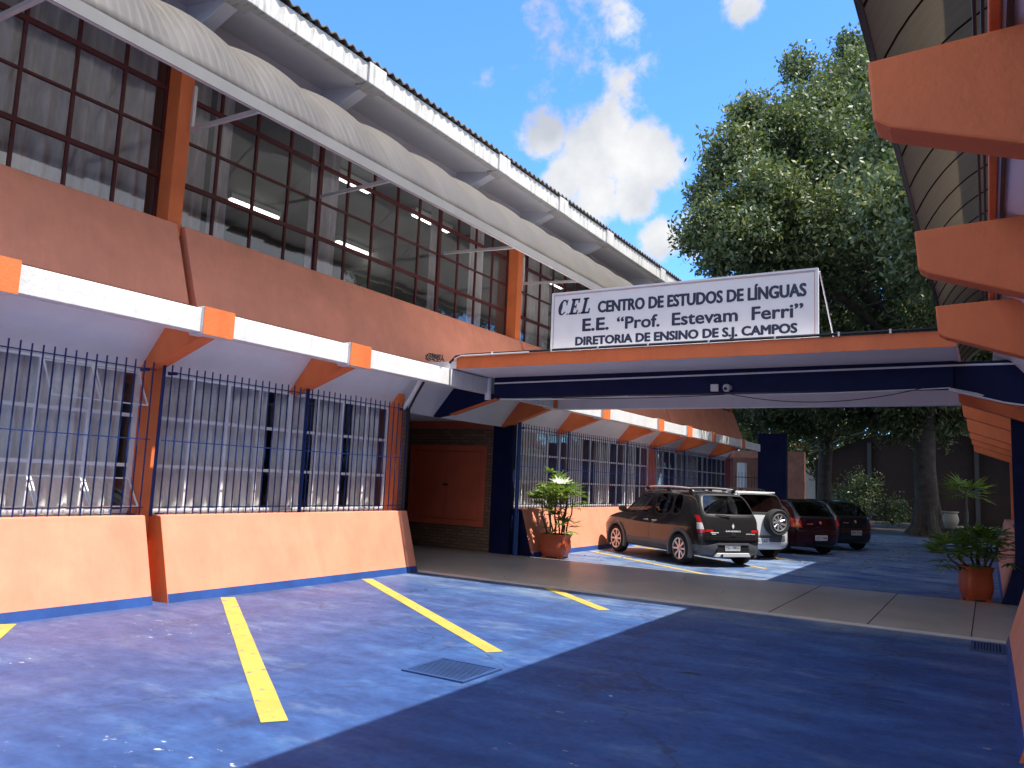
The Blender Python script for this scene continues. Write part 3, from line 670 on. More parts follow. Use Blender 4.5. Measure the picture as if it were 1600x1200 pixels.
for a, b in ((-3, 14.45), (14.5, YE)): room(T, a, b, -14.5, 4.4, 7.2, CEIL)
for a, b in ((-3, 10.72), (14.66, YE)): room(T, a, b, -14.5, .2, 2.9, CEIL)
m = mb(); T.box(m, -15, -9.23, 14.46, 14.64, 0, 2.86); T.box(m, -15, -8.99, 10.745, 10.85, 0, 2.86); T.box(m, -15.2, -15, 10.7, 14.7, 0, 2.9); m.obj('passage_wall', BRICK, RB)
m = mb(); T.box(m, -15, -8.99, 10.70, 14.66, 2.862, 2.95); m.obj('passage_ceiling', WHITECLEAN, RB)
m = mb(); T.box(m, -15, -14.6, -3, YE, 0, 7.6); T.box(m, -14.6, -8.99, YE, YE + .25, 0, 7.6); T.box(m, -14.6, -8.99, -3.25, -3, 0, 7.6); m.obj('outer_wall', SALMON, RB)
m = mb(); T.box(m, -14.8, -8.30, -3, YE, 7.56, 7.62); m.obj('roof_slab', CORR, RB)
awning(T, -2.36, 31.4, AWN_R, BROWNFR, BROWNFR, [(5.96, 5.7, -8.72), (9.0, 8.9, -8.96), (14.5, 14.2, -8.72), (20, 19.8, -8.96)], brown=True, ex=-7.28, ez=5.80)

# ------------------------------------------------------------------ canopy over the walkway
CN = thing('walkway_canopy', 'flat concrete canopy with orange rim and navy beam bridging the two wings above the walkway', 'canopy', (-4, 12.6, 3.4))
mb().box(-7.62, -.30, 10.70, 14.62, 3.425, 3.615).obj('roof_slab', WHITECLEAN, CN, bevel=.01)
mb().box(-8.66, -7.60, 10.69, 14.6, 3.428, 3.552).obj('sun_block_slab', WHITECLEAN, CN)  # slab piece added to keep the sun off the passage floor
mb().box(-7.63, -.29, 10.685, 10.70, 3.42, 3.62).obj('rim_band', ORANGE, CN)
mb().box(-7.60, -.36, 11.85, 12.08, 3.06, 3.424).obj('navy_beam', NAVY, CN, bevel=.006)
m = mb(); m.prism([(10.70, 3.424), (11.85, 3.424), (11.85, 3.44)], (-7.62, 0, 0), (0, 1, 0), (0, 0, 1), (7.3, 0, 0)); m.obj('front_soffit', WHITECLEAN, CN)
mb().box(-8.05, -.34, 14.40, 14.58, 3.10, 3.424).obj('rear_beam', WHITECLEAN, CN, bevel=.008)
mb().box(-8.06, -7.62, 14.395, 14.40, 3.11, 3.42).obj('rear_beam_end', WHITE, CN)
mb().tube([(-7.72, 11.84, 3.02), (-7.72, 11.84, 3.42)], .06, 10).obj('rain_outlet', PIPEW, CN, smooth=True)
mb().tube([(-7.58, 11.83, 3.315), (-.36, 11.83, 3.36), (.5, 11.88, 3.36)], .014, 6).obj('white_conduit', PIPEW, CN, smooth=True)
m = mb(); m.tube([(-7.70, 10.58, 3.50), (-7.60, 10.62, 3.62), (-7.4, 10.66, 3.645), (-4, 10.66, 3.645), (-.3, 10.66, 3.645)], .02, 6); m.obj('black_edge_cable', CABLE, CN, smooth=True)
m = mb(); m.tube([(-7.68, 10.6, 3.40), (-7.66, 10.6, 3.56), (-7.5, 10.62, 3.625), (-6.2, 10.64, 3.628)], .011, 6)
for x in (-6.9, -5.8, -5.0, -4.2, -3.3, -2.4, -1.6, -1.0): mb().box(x - .012, x + .012, 10.635, 10.69, 3.615, 3.67).obj('cable_clip', PIPEW, CN)
m.obj('white_edge_cable', PIPEW, CN, smooth=True)
def sag(a, b, d, n=14): a, b = Vector(a), Vector(b); return [a.lerp(b, i / n) - Vector((0, 0, d * 4 * (i / n) * (1 - i / n))) for i in range(n + 1)]
m = mb(); m.tube(sag((-7.45, 11.83, 3.03), (-5.0, 11.83, 3.03), .02), .012, 5); m.tube(sag((-5.0, 11.83, 3.03), (-.4, 11.83, 3.06), .03), .008, 5); m.obj('white_beam_cable', PIPEW, CN, smooth=True)
m = mb(); m.tube(sag((-3.35, 11.82, 3.04), (-.7, 11.82, 3.07), .16), .006, 5); m.tube(sag((-6.4, 11.82, 3.03), (-3.4, 11.82, 3.03), .03), .006, 5); m.obj('dark_beam_cable', CABLE, CN, smooth=True)
m = mb(); m.tube([(-.42, 11.86, 3.05), (.1, 11.95, 2.93), (.66, 11.98, 2.74)], .02, 6); m.tube([(-.42, 11.8, 3.03), (.2, 11.88, 2.86), (.66, 11.9, 2.78)], .012, 6); m.obj('bracket_cable', PIPEW, CN, smooth=True)

cc = thing('security_camera', 'small white dome security camera under the navy beam', 'camera', (-3.36, 11.85, 3.13))
mb().box(-3.42, -3.30, 11.80, 11.848, 3.10, 3.16).obj('mount', CAMW, cc, bevel=.008)
mb().lathe([(.0, -.055), (.035, -.05), (.055, -.02), (.06, .01), (.05, .045), (.02, .06), (0, .062)], (-3.36, 11.76, 3.12), 20).obj('dome', CAMW, cc, smooth=True)
mb().lathe([(.0, -.012), (.024, -.01), (.026, .01), (0, .012)], (-3.365, 11.70, 3.105), 14, axis='y').obj('lens', BLACKPL, cc, smooth=True)
jb = mb().box(-3.62, -3.50, 11.79, 11.848, 3.08, 3.19).obj('junction_box', CAMW, bevel=.008, loc=(-3.56, 11.82, 3.08)); tag(jb, 'square white junction box beside the dome camera on the navy beam', 'junction box')
cb = mb()
for k in range(7):
    a0 = random.random() * 6; r0 = random.uniform(.05, .11)
    cb.tube([(-7.78 + r0 * math.cos(a0 + i * .6) * 1.3, 10.15 + r0 * math.sin(a0 + i * .6) + k * .03, 3.52 + .05 * math.sin(i * 1.1 + k) + .03) for i in range(11)], .007, 5)
tag(cb.obj('cable_coil', CABLE, smooth=True, loc=(-7.8, 10.2, 3.45)), 'tangled coil of wires on the white fascia beside the canopy corner', 'cable')

# ------------------------------------------------------------------ sign board
SG = thing('sign_board', 'large white painted school name board standing on the canopy edge', 'sign', (-3.95, 10.95, 3.62))
X0, Z0, SW, SH = -5.98, 3.685, 4.08, .945
mb().box(X0, X0 + SW, 10.95, 11.0, Z0, Z0 + SH).obj('panel', SIGNW, SG, bevel=.004)
fr = mb()
for a, b, c, d in ((0, SW, 0, .028), (0, SW, SH - .028, SH), (0, .028, .028, SH - .028), (SW - .028, SW, .028, SH - .028)): fr.box(X0 + a, X0 + b, 10.938, 10.949, Z0 + c, Z0 + d)
fr.obj('edge_frame', SIGNW, SG)
fr = mb()
for a, b, c, d in ((.04, SW - .04, SH - .047, SH - .040), (SW - .052, SW - .044, .04, SH - .05), (.04, .047, .04, SH - .05)): fr.box(X0 + a, X0 + b, 10.944, 10.949, Z0 + c, Z0 + d)
fr.obj('red_border', SIGNR, SG)
for a, b in (((X0 + SW + .01, 11.0, Z0 + SH - .04), (X0 + SW + .08, 11.9, 3.62)), ((X0 + .1, 11.02, Z0 + SH - .1), (X0 + .05, 12.2, 3.62))): mb().tube([a, b], .012, 6).obj('stay', ALUMINIUM, SG)
for x in (.3, 1.6, 2.9, 3.8): mb().box(X0 + x - .03, X0 + x + .03, 11.001, 11.04, 3.62, Z0 + .5).obj('support', ALUMINIUM, SG)

def text_mesh(body, bold=0.0, shear=0.0):
    cu = bpy.data.curves.new('txt', 'FONT'); cu.body = body; cu.size = 1; cu.offset = bold; cu.extrude = .0; cu.shear = shear; cu.resolution_u = 3
    o = bpy.data.objects.new('txt', cu); COL.objects.link(o)
    dg = bpy.context.evaluated_depsgraph_get(); me = bpy.data.meshes.new_from_object(o.evaluated_get(dg))
    vs = [v.co.copy() for v in me.vertices]; fs = [tuple(p.vertices) for p in me.polygons]
    bpy.data.objects.remove(o); bpy.data.curves.remove(cu); bpy.data.meshes.remove(me)
    return vs, fs
def fit_text(body, org, ua, va, rect, bold=0, caps=None, shear=0, skew=0):
    """lay text in plane org+u*ua+v*va filling rect=(u0,v0,u1,v1); caps: text whose height sets v1"""
    vs, fs = text_mesh(body, bold, shear); ref = text_mesh(caps, bold, shear)[0] if caps else vs
    xs = [v.x for v in vs]; ys = [v.y for v in ref]; x0, x1, y0, y1 = min(xs), max(xs), min(ys), max(ys)
    org, ua, va = Vector(org), Vector(ua), Vector(va); out = []
    for v in vs:
        u = rect[0] + (v.x - x0) / (x1 - x0) * (rect[2] - rect[0]); w = rect[1] + (v.y - y0) / (y1 - y0) * (rect[3] - rect[1])
        out.append(org + ua * u + va * w)
    return mb().add(out, fs)
SO = (-6.0, 10.9472, 3.68)
def sline(name, body, rect, bold, caps):
    m = mb()          # painted strokes thickened by a few passes of the brush
    for i in range(9):
        a = 2 * PI * i / 8; du, dv = (0, 0) if i == 8 else (bold * math.cos(a), bold * .7 * math.sin(a))
        q = fit_text(body, (SO[0] + du, SO[1] - i * .0002, SO[2] + dv), (1, 0, 0), (0, 0, 1), rect, 0, caps); m.add(q.v, q.f)
    return m.obj(name, SIGNT, SG, recalc=False)
sline('lettering', 'CENTRO DE ESTUDOS DE LÍNGUAS', (.845, .578, 3.94, .748), .0115, 'H')
sline('lettering', 'E.E.', (.587, .298, 1.022, .486), .011, 'H')
sline('lettering', '“Prof.  Estevam  Ferri”', (1.172, .291, 3.90, .472), .0085, 'H')
sline('lettering', 'DIRETORIA DE ENSINO DE S.J. CAMPOS', (.47, .075, 3.82, .20), .0105, 'H')
# C.E.L in slanted slab serif letters
def serif(polys, u, v, w, h):
    m = mb()
    for poly in polys:
        m.add([(SO[0] + u + (p * w) + q * h * .22, SO[1], SO[2] + v + q * h) for p, q in poly], [tuple(range(len(poly)))])
    return m
def ring(cx, cy, rx, ry, t, a0, a1, n=22):
    out = []
    for i in range(n):
        a = R(a0 + (a1 - a0) * i / n); b = R(a0 + (a1 - a0) * (i + 1) / n); k = lambda q: t * (.45 + .75 * max(0, -math.cos(q)))
        out.append([(cx + rx * math.cos(a), cy + ry * math.sin(a)), (cx + rx * math.cos(b), cy + ry * math.sin(b)), (cx + (rx - k(b)) * math.cos(b), cy + (ry - k(b) * .6) * math.sin(b)), (cx + (rx - k(a)) * math.cos(a), cy + (ry - k(a) * .6) * math.sin(a))])
    return out
bx = lambda a, b, c, d: [(a, c), (b, c), (b, d), (a, d)]
Cp = ring(.5, .5, .5, .5, .36, 40, 320) + [bx(.80, .92, .62, .98)]
Ep = [bx(.12, .45, 0, 1), bx(0, .95, 0, .12), bx(0, .95, .88, 1), bx(.45, .70, .44, .56), bx(.80, .95, .12, .28), bx(.78, .93, .72, .88), bx(.62, .70, .36, .64)]
Lp = [bx(.13, .46, 0, 1), bx(0, .95, 0, .12), bx(0, .6, .89, 1), bx(.79, .95, .12, .32)]
for pl, u in ((Cp, .115), (Ep, .325), (Lp, .535)): serif(pl, u, .575, .16, .255).obj('serif_letter', SIGNT, SG, recalc=False)
serif([bx(0, .14, 0, .10)], .288, .575, .16, .255).obj('full_stop', SIGNT, SG, recalc=False); serif([bx(0, .14, 0, .10)], .50, .575, .16, .255).obj('full_stop', SIGNT, SG, recalc=False)

# ------------------------------------------------------------------ plants in pots
def fan_leaf(m, o, d, size, nl, spread=150, w=.035, droop=.25):
    o = Vector(o); d = Vector(d).normalized(); side = d.cross(Vector((0, 0, 1)))
    side = side.normalized() if side.length > .05 else Vector((1, 0, 0)); nrm = side.cross(d)
    for i in range(nl):
        a = R(-spread / 2 + spread * i / (nl - 1) + random.uniform(-5, 5)); l = size * random.uniform(.82, 1.05) * (1 - .18 * abs(i / (nl - 1) - .5) * 2)
        dv = (d * math.cos(a) + side * math.sin(a) + nrm * random.uniform(-.1, .12)).normalized(); pv = dv.cross(nrm).normalized()
        p1 = o + dv * l * .5 - Vector((0, 0, droop * l * .12)); p2 = o + dv * l - Vector((0, 0, droop * l * .55))
        ww = w * random.uniform(.8, 1.15)
        m.add([o - pv * ww * .18, o + pv * ww * .18, p1 + pv * ww * .5, p1 - pv * ww * .5, p2 + pv * ww * .12, p2 - pv * ww * .12], [(0, 1, 2, 3), (3, 2, 4, 5)])
def potted_palm(loc, label, pr, ph, stems, seed, tilt=0):
    random.seed(seed)
    t = local_thing('potted_palm', label, 'potted palm', loc, tilt)
    prof = [(pr * .76, .035), (pr * .80, .07), (pr * .93, ph * .25), (pr * .985, ph * .45), (pr * .95, ph * .68), (pr * .92, ph * .82), (pr * 1.02, ph * .95), (pr * 1.03, ph), (pr * .90, ph), (pr * .88, ph * .88), (.01, ph * .86)]
    p = mb().lathe(prof, n=40, sq=5).obj('pot', TERRA, t, smooth=True)
    for sx in (-1, 1):
        for sy in (-1, 1): mb().box(sx * pr * .58 - .045, sx * pr * .58 + .045, sy * pr * .58 - .045, sy * pr * .58 + .045, 0, .05).obj('pot_foot', TERRA, p)
    mb().lathe([(pr * .85, ph * .87), (.01, ph * .90)], n=24, sq=5).obj('soil', SOIL, t)
    for (x, y, h, lx, ly, fan, nf) in stems:
        s = mb(); top = Vector((x + lx, y + ly, h)); base = Vector((x, y, ph * .85))
        pts = [base.lerp(top, i / 5) + Vector((.02 * math.sin(i * 2 + x * 9), .02 * math.cos(i * 1.7 + y * 7), 0)) for i in range(6)]
        s.tube(pts, [.018, .019, .017, .016, .015, .012], 7); so = s.obj('stem', STEM, t, smooth=True)
        l = mb()
        for k in range(nf):
            a = 2 * PI * k / nf + random.uniform(-.4, .4); e = random.uniform(-.15, 1.0)
            d = Vector((math.cos(a) * math.cos(e), math.sin(a) * math.cos(e), math.sin(e)))
            q = pts[-1] - Vector((0, 0, random.uniform(0, .22 * fan / .3))); ln = random.uniform(.16, .30) * fan / .3
            tip = q + d * ln
            l.tube([q, tip], .004, 4, False); fan_leaf(l, tip, d + Vector((0, 0, -.1)), fan * random.uniform(.85, 1.1), 8, w=.042 * fan / .3)
        l.obj('fronds', PALML, so, recalc=False)
    return t
st = []
random.seed(3)
for x, y, h in ((-.14, -.16, 1.15), (.10, -.10, 1.42), (-.04, .05, 1.62), (.14, .08, 1.48), (-.16, .12, 1.22), (.05, .17, 1.40), (.0, -.05, .80), (.12, .02, .72), (.16, .16, 1.25), (-.02, -.18, 1.28)):
    st.append((x, y, h, x * .55 + random.uniform(-.05, .05), y * 1.0 + random.uniform(-.05, .05), .31, 10 if h > 1 else 6))
potted_palm((-7.93, 15.06, 0), 'sunlit palm in a terracotta pot against the left wall beyond the walkway', .30, .50, st, 5, R(8))
st = []
for x, y, h in ((-.16, -.1, .78), (.06, -.12, .85), (.16, .1, 1.0), (-.1, .12, .86), (.18, -.02, .98), (0, .16, .95), (-.18, .05, .72), (.1, .18, .96), (.02, .02, .9)):
    st.append((x, y, h, x * .9 + random.uniform(-.08, .08), y * .8, .33, 9))
potted_palm((-.22, 14.86, .0), 'shaded palm in an orange square pot at the right end of the walkway', .222, .55, st, 9, R(20))

# ------------------------------------------------------------------ trees
import numpy as np
def leaf_cloud(name, clumps, per, size, seed, matl, parent, squash=.85):
    rng = np.random.default_rng(seed); C, Rr, N = [], [], []
    pos = []
    for (x, y, z, r, k) in clumps:
        n = int(per * k * r * r)
        # leaves gather on twig tips scattered mostly through the outer half of the clump
        nt = max(4, n // 13)
        d = rng.normal(size=(nt, 3)); d /= np.linalg.norm(d, axis=1)[:, None]
        rad = r * (rng.random(nt) ** .45) * (1 + .22 * rng.normal(size=nt).clip(-1.2, 1.4))
        tw = np.array([x, y, z]) + d * rad[:, None] * np.array([1, 1, squash])
        idx = rng.integers(0, nt, n)
        pos.append(tw[idx] + rng.normal(size=(n, 3)) * .17)
    p = np.concatenate(pos); n = len(p)
    a = rng.normal(size=(n, 3)); a[:, 2] -= .5; a /= np.linalg.norm(a, axis=1)[:, None]
    b = rng.normal(size=(n, 3)); b -= a * (a * b).sum(1)[:, None]; b /= np.linalg.norm(b, axis=1)[:, None]
    L = size * rng.uniform(.7, 1.3, n)[:, None]; W = L * .42
    v = np.stack([p - a * L * .5, p + b * W * .5, p + a * L * .5, p - b * W * .5], 1).reshape(-1, 3)
    off = np.array(parent.get('_o', (0, 0, 0))); v -= off
    me = bpy.data.meshes.new(name); me.vertices.add(4 * n); me.vertices.foreach_set('co', v.ravel())
    me.loops.add(4 * n); me.loops.foreach_set('vertex_index', np.arange(4 * n)); me.polygons.add(n); me.polygons.foreach_set('loop_start', np.arange(0, 4 * n, 4)); me.update(calc_edges=True); me.validate()
    me.materials.append(matl); o = bpy.data.objects.new(name, me); COL.objects.link(o); o.parent = parent
    return o
def limb(m, a, b, r0, r1, wob=.3, n=7, seed=0):
    rnd = random.Random(seed); a, b = Vector(a), Vector(b)
    pts = [a.lerp(b, i / n) + Vector((rnd.uniform(-wob, wob), rnd.uniform(-wob, wob), 0)) * math.sin(PI * i / n) for i in range(n + 1)]
    m.tube(pts, [r0 + (r1 - r0) * i / n for i in range(n + 1)], 10); return pts
def ray(px, py, dist):
    d = rt * ((px - 800) / 1225.39) - up * ((py - 600) / 1225.39) + fw
    return Vector((0, 0, 1.6)) + d * dist
def tree(label, loc, trunk_r, fork, limbs, clumps, per, size, seed, name='broadleaf_tree'):
    t = thing(name, label, 'tree', loc)
    m = mb(); base = Vector(loc)
    pts = [base + Vector((0, 0, -.1)), base + Vector((.02, 0, .5)), base.lerp(fork, .35), base.lerp(fork, .7) + Vector((.15, 0, 0)), fork]
    m.tube(pts, [trunk_r * 1.7, trunk_r * 1.12, trunk_r, trunk_r * .9, trunk_r * .8], 14)
    for k in range(6):
        a = k * 1.05 + seed; e = Vector((math.cos(a), math.sin(a), 0))
        m.tube([base + e * trunk_r * 1.9 + Vector((0, 0, -.1)), base + e * trunk_r * 1.2 + Vector((0, 0, .35)), base + e * trunk_r * .7 + Vector((0, 0, 1.4)), base + e * trunk_r * .5 + Vector((0, 0, 3))], [trunk_r * .45, trunk_r * .42, trunk_r * .4, trunk_r * .3], 8)
    for i, (e, r) in enumerate(limbs):
        p = limb(m, fork - Vector((0, 0, .3)), e, r, r * .3, .5, 8, seed * 31 + i)
        rnd = random.Random(seed * 7 + i)
        for k in range(6):
            q = p[3 + k % 5]; limb(m, q, q + Vector((rnd.uniform(-2.4, 2.4), rnd.uniform(-2, 2), rnd.uniform(.6, 2.8))), r * .28, .02, .25, 5, seed + 97 * i + k)
    m.obj('trunk', BARK, t, smooth=True)
    leaf_cloud('crown', clumps, per, size, seed, LEAF, t)
    return t
# crown masses: image direction (as the crown is seen from the yard) + distance, radius in metres, density
CL = [(1335, 130, 34, 1.9), (1275, 165, 33, 1.5), (1395, 190, 33, 2.3), (1205, 195, 31, 1.6), (1150, 235, 30, 1.3), (1255, 235, 32, 2.0), (1330, 250, 30, 2.2), (1415, 290, 30, 2.2),
      (1180, 300, 29, 1.7), (1110, 345, 29, 1.1), (1125, 400, 29, 1.1), (1240, 330, 30, 2.0), (1320, 350, 28, 1.9), (1200, 400, 30, 1.7), (1095, 305, 30, .7), (1270, 415, 32, 1.5),
      (1245, 105, 35, .9), (1330, 75, 35, .9), (1085, 370, 30, .8), (1165, 180, 31, .9), (1120, 270, 30, .8), (1450, 200, 31, 2.2), (1500, 260, 32, 2.4), (1160, 360, 28, 1.2)]
cl = [(*ray(a, b, d), r * .92, 1.0) for a, b, d, r in CL]
cl += [(*ray(a, b, d), r * .9, .13) for a, b, d, r in ((1380, 400, 33, 1.6), (1330, 440, 34, 1.5), (1420, 440, 36, 1.4), (1260, 470, 34, 1.3), (1390, 490, 38, 1.4), (1300, 490, 37, 1.4), (1215, 450, 32, 1.1), (1450, 360, 34, 1.6))]
# hidden far and right side of the crown, which shades the yard below
cl += [(2.5, 30, 13, 3.2, .7), (4.5, 35, 14, 3.4, .7), (0.5, 27, 12, 2.6, .7), (2.0, 24.5, 11, 2.4, .7), (5, 28, 11, 3, .7), (1.5, 36, 17, 3.2, .7), (-3, 40, 16, 3.2, .8), (-6, 41, 13, 3, .8), (0, 40, 12, 3, .7), (-1.5, 26, 14, 2.0, .7)]
# low skirt seen under the canopy
cl += [(-8.5, 34, 6.6, 1.7, .8), (-6, 35, 6.4, 1.7, .8), (-3.6, 35.5, 6.6, 1.6, .8), (-1.2, 36, 6.8, 1.6, .8), (-7.2, 37, 8.3, 2, .6), (-4.5, 38, 8.6, 2, .6), (-1.5, 33, 8.4, 1.8, .6), (-9.8, 36, 7.4, 1.7, .8)]
for i in range(13): cl.append((-11.5 + 1.05 * i, 39.5 + 1.2 * math.sin(i * 2.1), 5.6 + .5 * math.sin(i * 1.3), 1.45, .75))
for i in range(9): cl.append((-10 + 1.4 * i, 33.5 + math.sin(i * 1.9), 6.6 + .4 * math.cos(i * 1.7), 1.5, .7))
cl += [(-1, 23, 9.6, 1.9, .8), (-.5, 25.2, 10, 2, .8), (0, 22, 9.3, 1.7, .8), (.9, 22.6, 10.5, 1.9, .8), (.5, 21.2, 9.2, 1.3, .7), (-1, 29, 10.2, 2.2, .7), (-2.2, 27, 11.2, 1.9, .8), (2.3, 21.8, 11, 1.6, .7), (-.6, 27, 9.2, 1.7, .7)]
rr_ = random.Random(5)
for i in range(18): cl.append((rr_.uniform(-11, 6), rr_.uniform(36, 50), rr_.uniform(8.2, 12), rr_.uniform(2.2, 3), .45))  # hidden clumps added overhead to cut sky light at the far end
tb = Vector((-2.3, 38.7, 0))
tree('huge glossy broadleaf tree with thick pale trunk rising behind the canopy', tb, .44, Vector((-2.5, 38.3, 8.4)),
     [(ray(1240, 300, 32), .36), (ray(1330, 230, 33), .36), (ray(1400, 260, 32), .30), (ray(1180, 380, 30), .28), (Vector((2, 33, 13)), .3), (Vector((-4.2, 40, 16)), .3)], cl, 2300, .21, 4)
tree('dark slimmer tree standing left of the thick trunk behind the parked cars', (-6.9, 41, 0), .32, Vector((-6.8, 41, 7.5)), [(Vector((-9.5, 40, 11)), .25), (Vector((-6, 43, 11)), .25), (Vector((-7.5, 39, 12)), .22)],
     [(-9.5, 41, 9.5, 2.4, .8), (-6.5, 43, 9.2, 2.6, .8), (-8, 40, 11, 2.6, .8), (-11.5, 43, 8.5, 2.2, .7)], 900, .25, 6)
tree('dark tree in the shade at the right rear, behind the palm', (3.5, 50, 0), .4, Vector((3.2, 50, 6)), [(Vector((1, 49, 9)), .2), (Vector((5, 51, 9)), .2)],
     [(1, 49, 8.5, 2.8, .8), (4.5, 50, 9, 3, .8), (-1.5, 52, 8.6, 2.6, .8), (2, 48, 11, 3, .8)], 600, .28, 8)
REAR = [('dense dark tree standing behind the boundary wall at the far left', -19, 58), ('dense dark tree rising behind the far left pillar', -13, 60), ('dark round tree directly behind the arched shed, left of its ridge', -6.5, 63), ('dark round tree directly behind the arched shed, right of its ridge', .5, 63), ('dense dark tree behind the right boundary wall', 8, 61)]
for i, (lab, x, y) in enumerate(REAR):
    tree(lab, (x, y, 0), .4, Vector((x, y, 5)), [(Vector((x - 2, y, 9)), .2), (Vector((x + 2, y, 9)), .2)], [(x - 2.2, y, 6.2, 2.6, 1), (x + 2.2, y, 6.4, 2.6, 1), (x, y - 1, 9, 3, 1), (x - 1, y, 4.4, 2.2, 1), (x + 2.6, y + .5, 4.2, 2.2, 1), (x + .5, y, 11.5, 2.4, 1)], 420, .34, 40 + i)
def shrub(label, loc, r, h, seed, per=1500, name='shrub'):
    t = thing(name, label, 'shrub', loc); x, y, z = loc
    m = mb()
    for k in range(7): limb(m, (x, y, z - .05), (x + r * .7 * math.cos(k * .9), y + r * .6 * math.sin(k * .9), z + h * .8), .03, .01, .06, 5, seed + k)
    m.obj('stems', STEM, t, smooth=True)
    leaf_cloud('foliage', [(x, y, z + h * .6, r, 1), (x + r * .35, y - .2, z + h * .75, r * .65, 1), (x - r * .45, y, z + h * .45, r * .6, 1)], per, .15, seed, LEAF, t, 1.0)
    return t
shrub('bright leafy shrub catching the sun behind the last parked car', (-5.9, 44, .3), 1.15, 2.3, 12)
shrub('low dark shrub between the bright shrub and the thick trunk', (-4.3, 45, .2), .8, 1.0, 13)

# potted fan palm at the far right
t = local_thing('fan_palm', 'small fan palm on a bare trunk in the shade behind the pot', 'palm', (-.85, 37.5, 0))
mb().tube([(0, 0, 0), (.03, 0, 1.0), (0, .02, 1.4), (.03, 0, 1.85)], [.10, .08, .07, .07], 10).obj('trunk', BARK, t, smooth=True)
random.seed(21); l = mb()
for k in range(15):
    a = k * 2.399; e = -.25 + 1.2 * (k / 15); d = Vector((math.cos(a) * math.cos(e), math.sin(a) * math.cos(e), math.sin(e)))
    q = Vector((.03, 0, 1.82)); tip = q + d * .55; l.tube([q, tip], .012, 4, False); fan_leaf(l, tip, d, .72, 11, 170, .07, .2)
l.obj('fronds', PALML, t, recalc=False)
t = thing('planter_urn', 'round cream urn planter on the ground left of the fan palm', 'planter', (-1.35, 36.5, 0))
mb().lathe([(.12, 0), (.15, .04), (.26, .2), (.30, .36), (.27, .52), (.24, .60), (.30, .66), (.30, .70), (.22, .68), (.02, .64)], (-1.35, 36.5, .40), 28).obj('urn', CREAMPOT, t, smooth=True)
mb().box(-1.6, -1.1, 36.25, 36.75, 0, .41).obj('plinth', SHEDWALL, t)

# ------------------------------------------------------------------ far end of the yard
SH_ = thing('arched_shed', 'big dark shed with a curved roof closing the far end of the yard', 'shed', (-3.4, 56, 0))
arc = []
for i in range(25):
    a = R(-34 + 68 * i / 24); arc.append((-3.6 + 11.4 * math.sin(a), 5.75 - 11.4 + 11.4 * math.cos(a)))
mb().prism_y([(-3.6 - 11.4 * math.sin(R(34)), 0), *arc, (-3.6 + 11.4 * math.sin(R(34)), 0)][::-1], 56, 56.3).obj('gable_wall', SHEDWALL, SH_)
for dz, th, yy in ((.28, .10, 55.2), (1.0, .08, 55.6)):
    m = mb(); n = len(arc); vs = []
    for (x, z) in arc: vs += [(x * 1.02, yy, z + dz), (x * 1.02, yy + 1.2, z + dz), (x * 1.02, yy + 1.2, z + dz + th), (x * 1.02, yy, z + dz + th)]
    m.add(vs, [(4 * i + k, 4 * i + (k + 1) % 4, 4 * i + 4 + (k + 1) % 4, 4 * i + 4 + k) for i in range(n - 1) for k in range(4)]); m.obj('roof_band', SHEDROOF, SH_)
for x in (-9.6, -6.6, -3.6, -.6, 2.4): mb().box(x - .12, x + .12, 55.7, 55.95, 0, 5.0).obj('column', SHEDROOF, SH_)
bw = mb().box(-26, -9.9, 52, 52.3, 0, 4.15).obj('boundary_wall', FARWALL, loc=(-15, 52, 0)); tag(bw, 'plain brownish boundary wall in shade behind the trees, far left', 'wall')
bw = mb().box(2.8, 26, 54, 54.3, 0, 4.6).obj('boundary_wall', FARWALL, loc=(10, 54, 0)); tag(bw, 'dark boundary wall beyond the shed on the far right', 'wall')
bw = mb().box(-13.5, -9.95, 43.2, 43.45, 0, 3.35).obj('garden_wall', FARWALL, loc=(-11.5, 43, 0)); tag(bw, 'stained terracotta wall in sun behind the gate railing', 'wall')
m = mb().box(-9.0, -7.75, 36.6, 36.9, 0, 4.2).obj('blue_pillar', NAVY, loc=(-8.4, 36.7, 0)); tag(m, 'wide navy pillar beyond the end of the left wing', 'pillar')
t = thing('gate_pillar', 'short white pillar with orange foot beside the gate railing', 'pillar', (-11.05, 41.6, 0))
mb().box(-11.25, -10.85, 41.4, 41.8, 1.7, 3.0).obj('shaft', WHITE, t); mb().box(-11.26, -10.84, 41.39, 41.81, 0, 1.7).obj('orange_foot', ORANGE, t)
t = thing('railing_gate', 'dark spiked railing gate at the far left end of the yard', 'gate', (-10.3, 41, 0)); m = mb()
for i in range(14): m.tube([(-11.2 + .16 * i, 41, .1), (-11.2 + .16 * i, 41, 2.5)], .014, 6)
m.obj('bars', CABLE, t); m = mb()
for z in (.3, 2.25): m.box(-11.3, -9.0, 40.98, 41.02, z - .02, z + .02)
m.obj('rail', CABLE, t)
t = thing('parapet_house', 'pale house wall half hidden by leaves beyond the boundary wall', 'house', (-12.5, 66, 0))
mb().box(-17, -8, 66, 70, 0, 4.6).obj('wall', WHITE, t); mb().prism_y([(-17.5, 4.6), (-7.5, 4.6), (-12.5, 5.8)], 65.6, 70.4).obj('roof', TERRA, t)

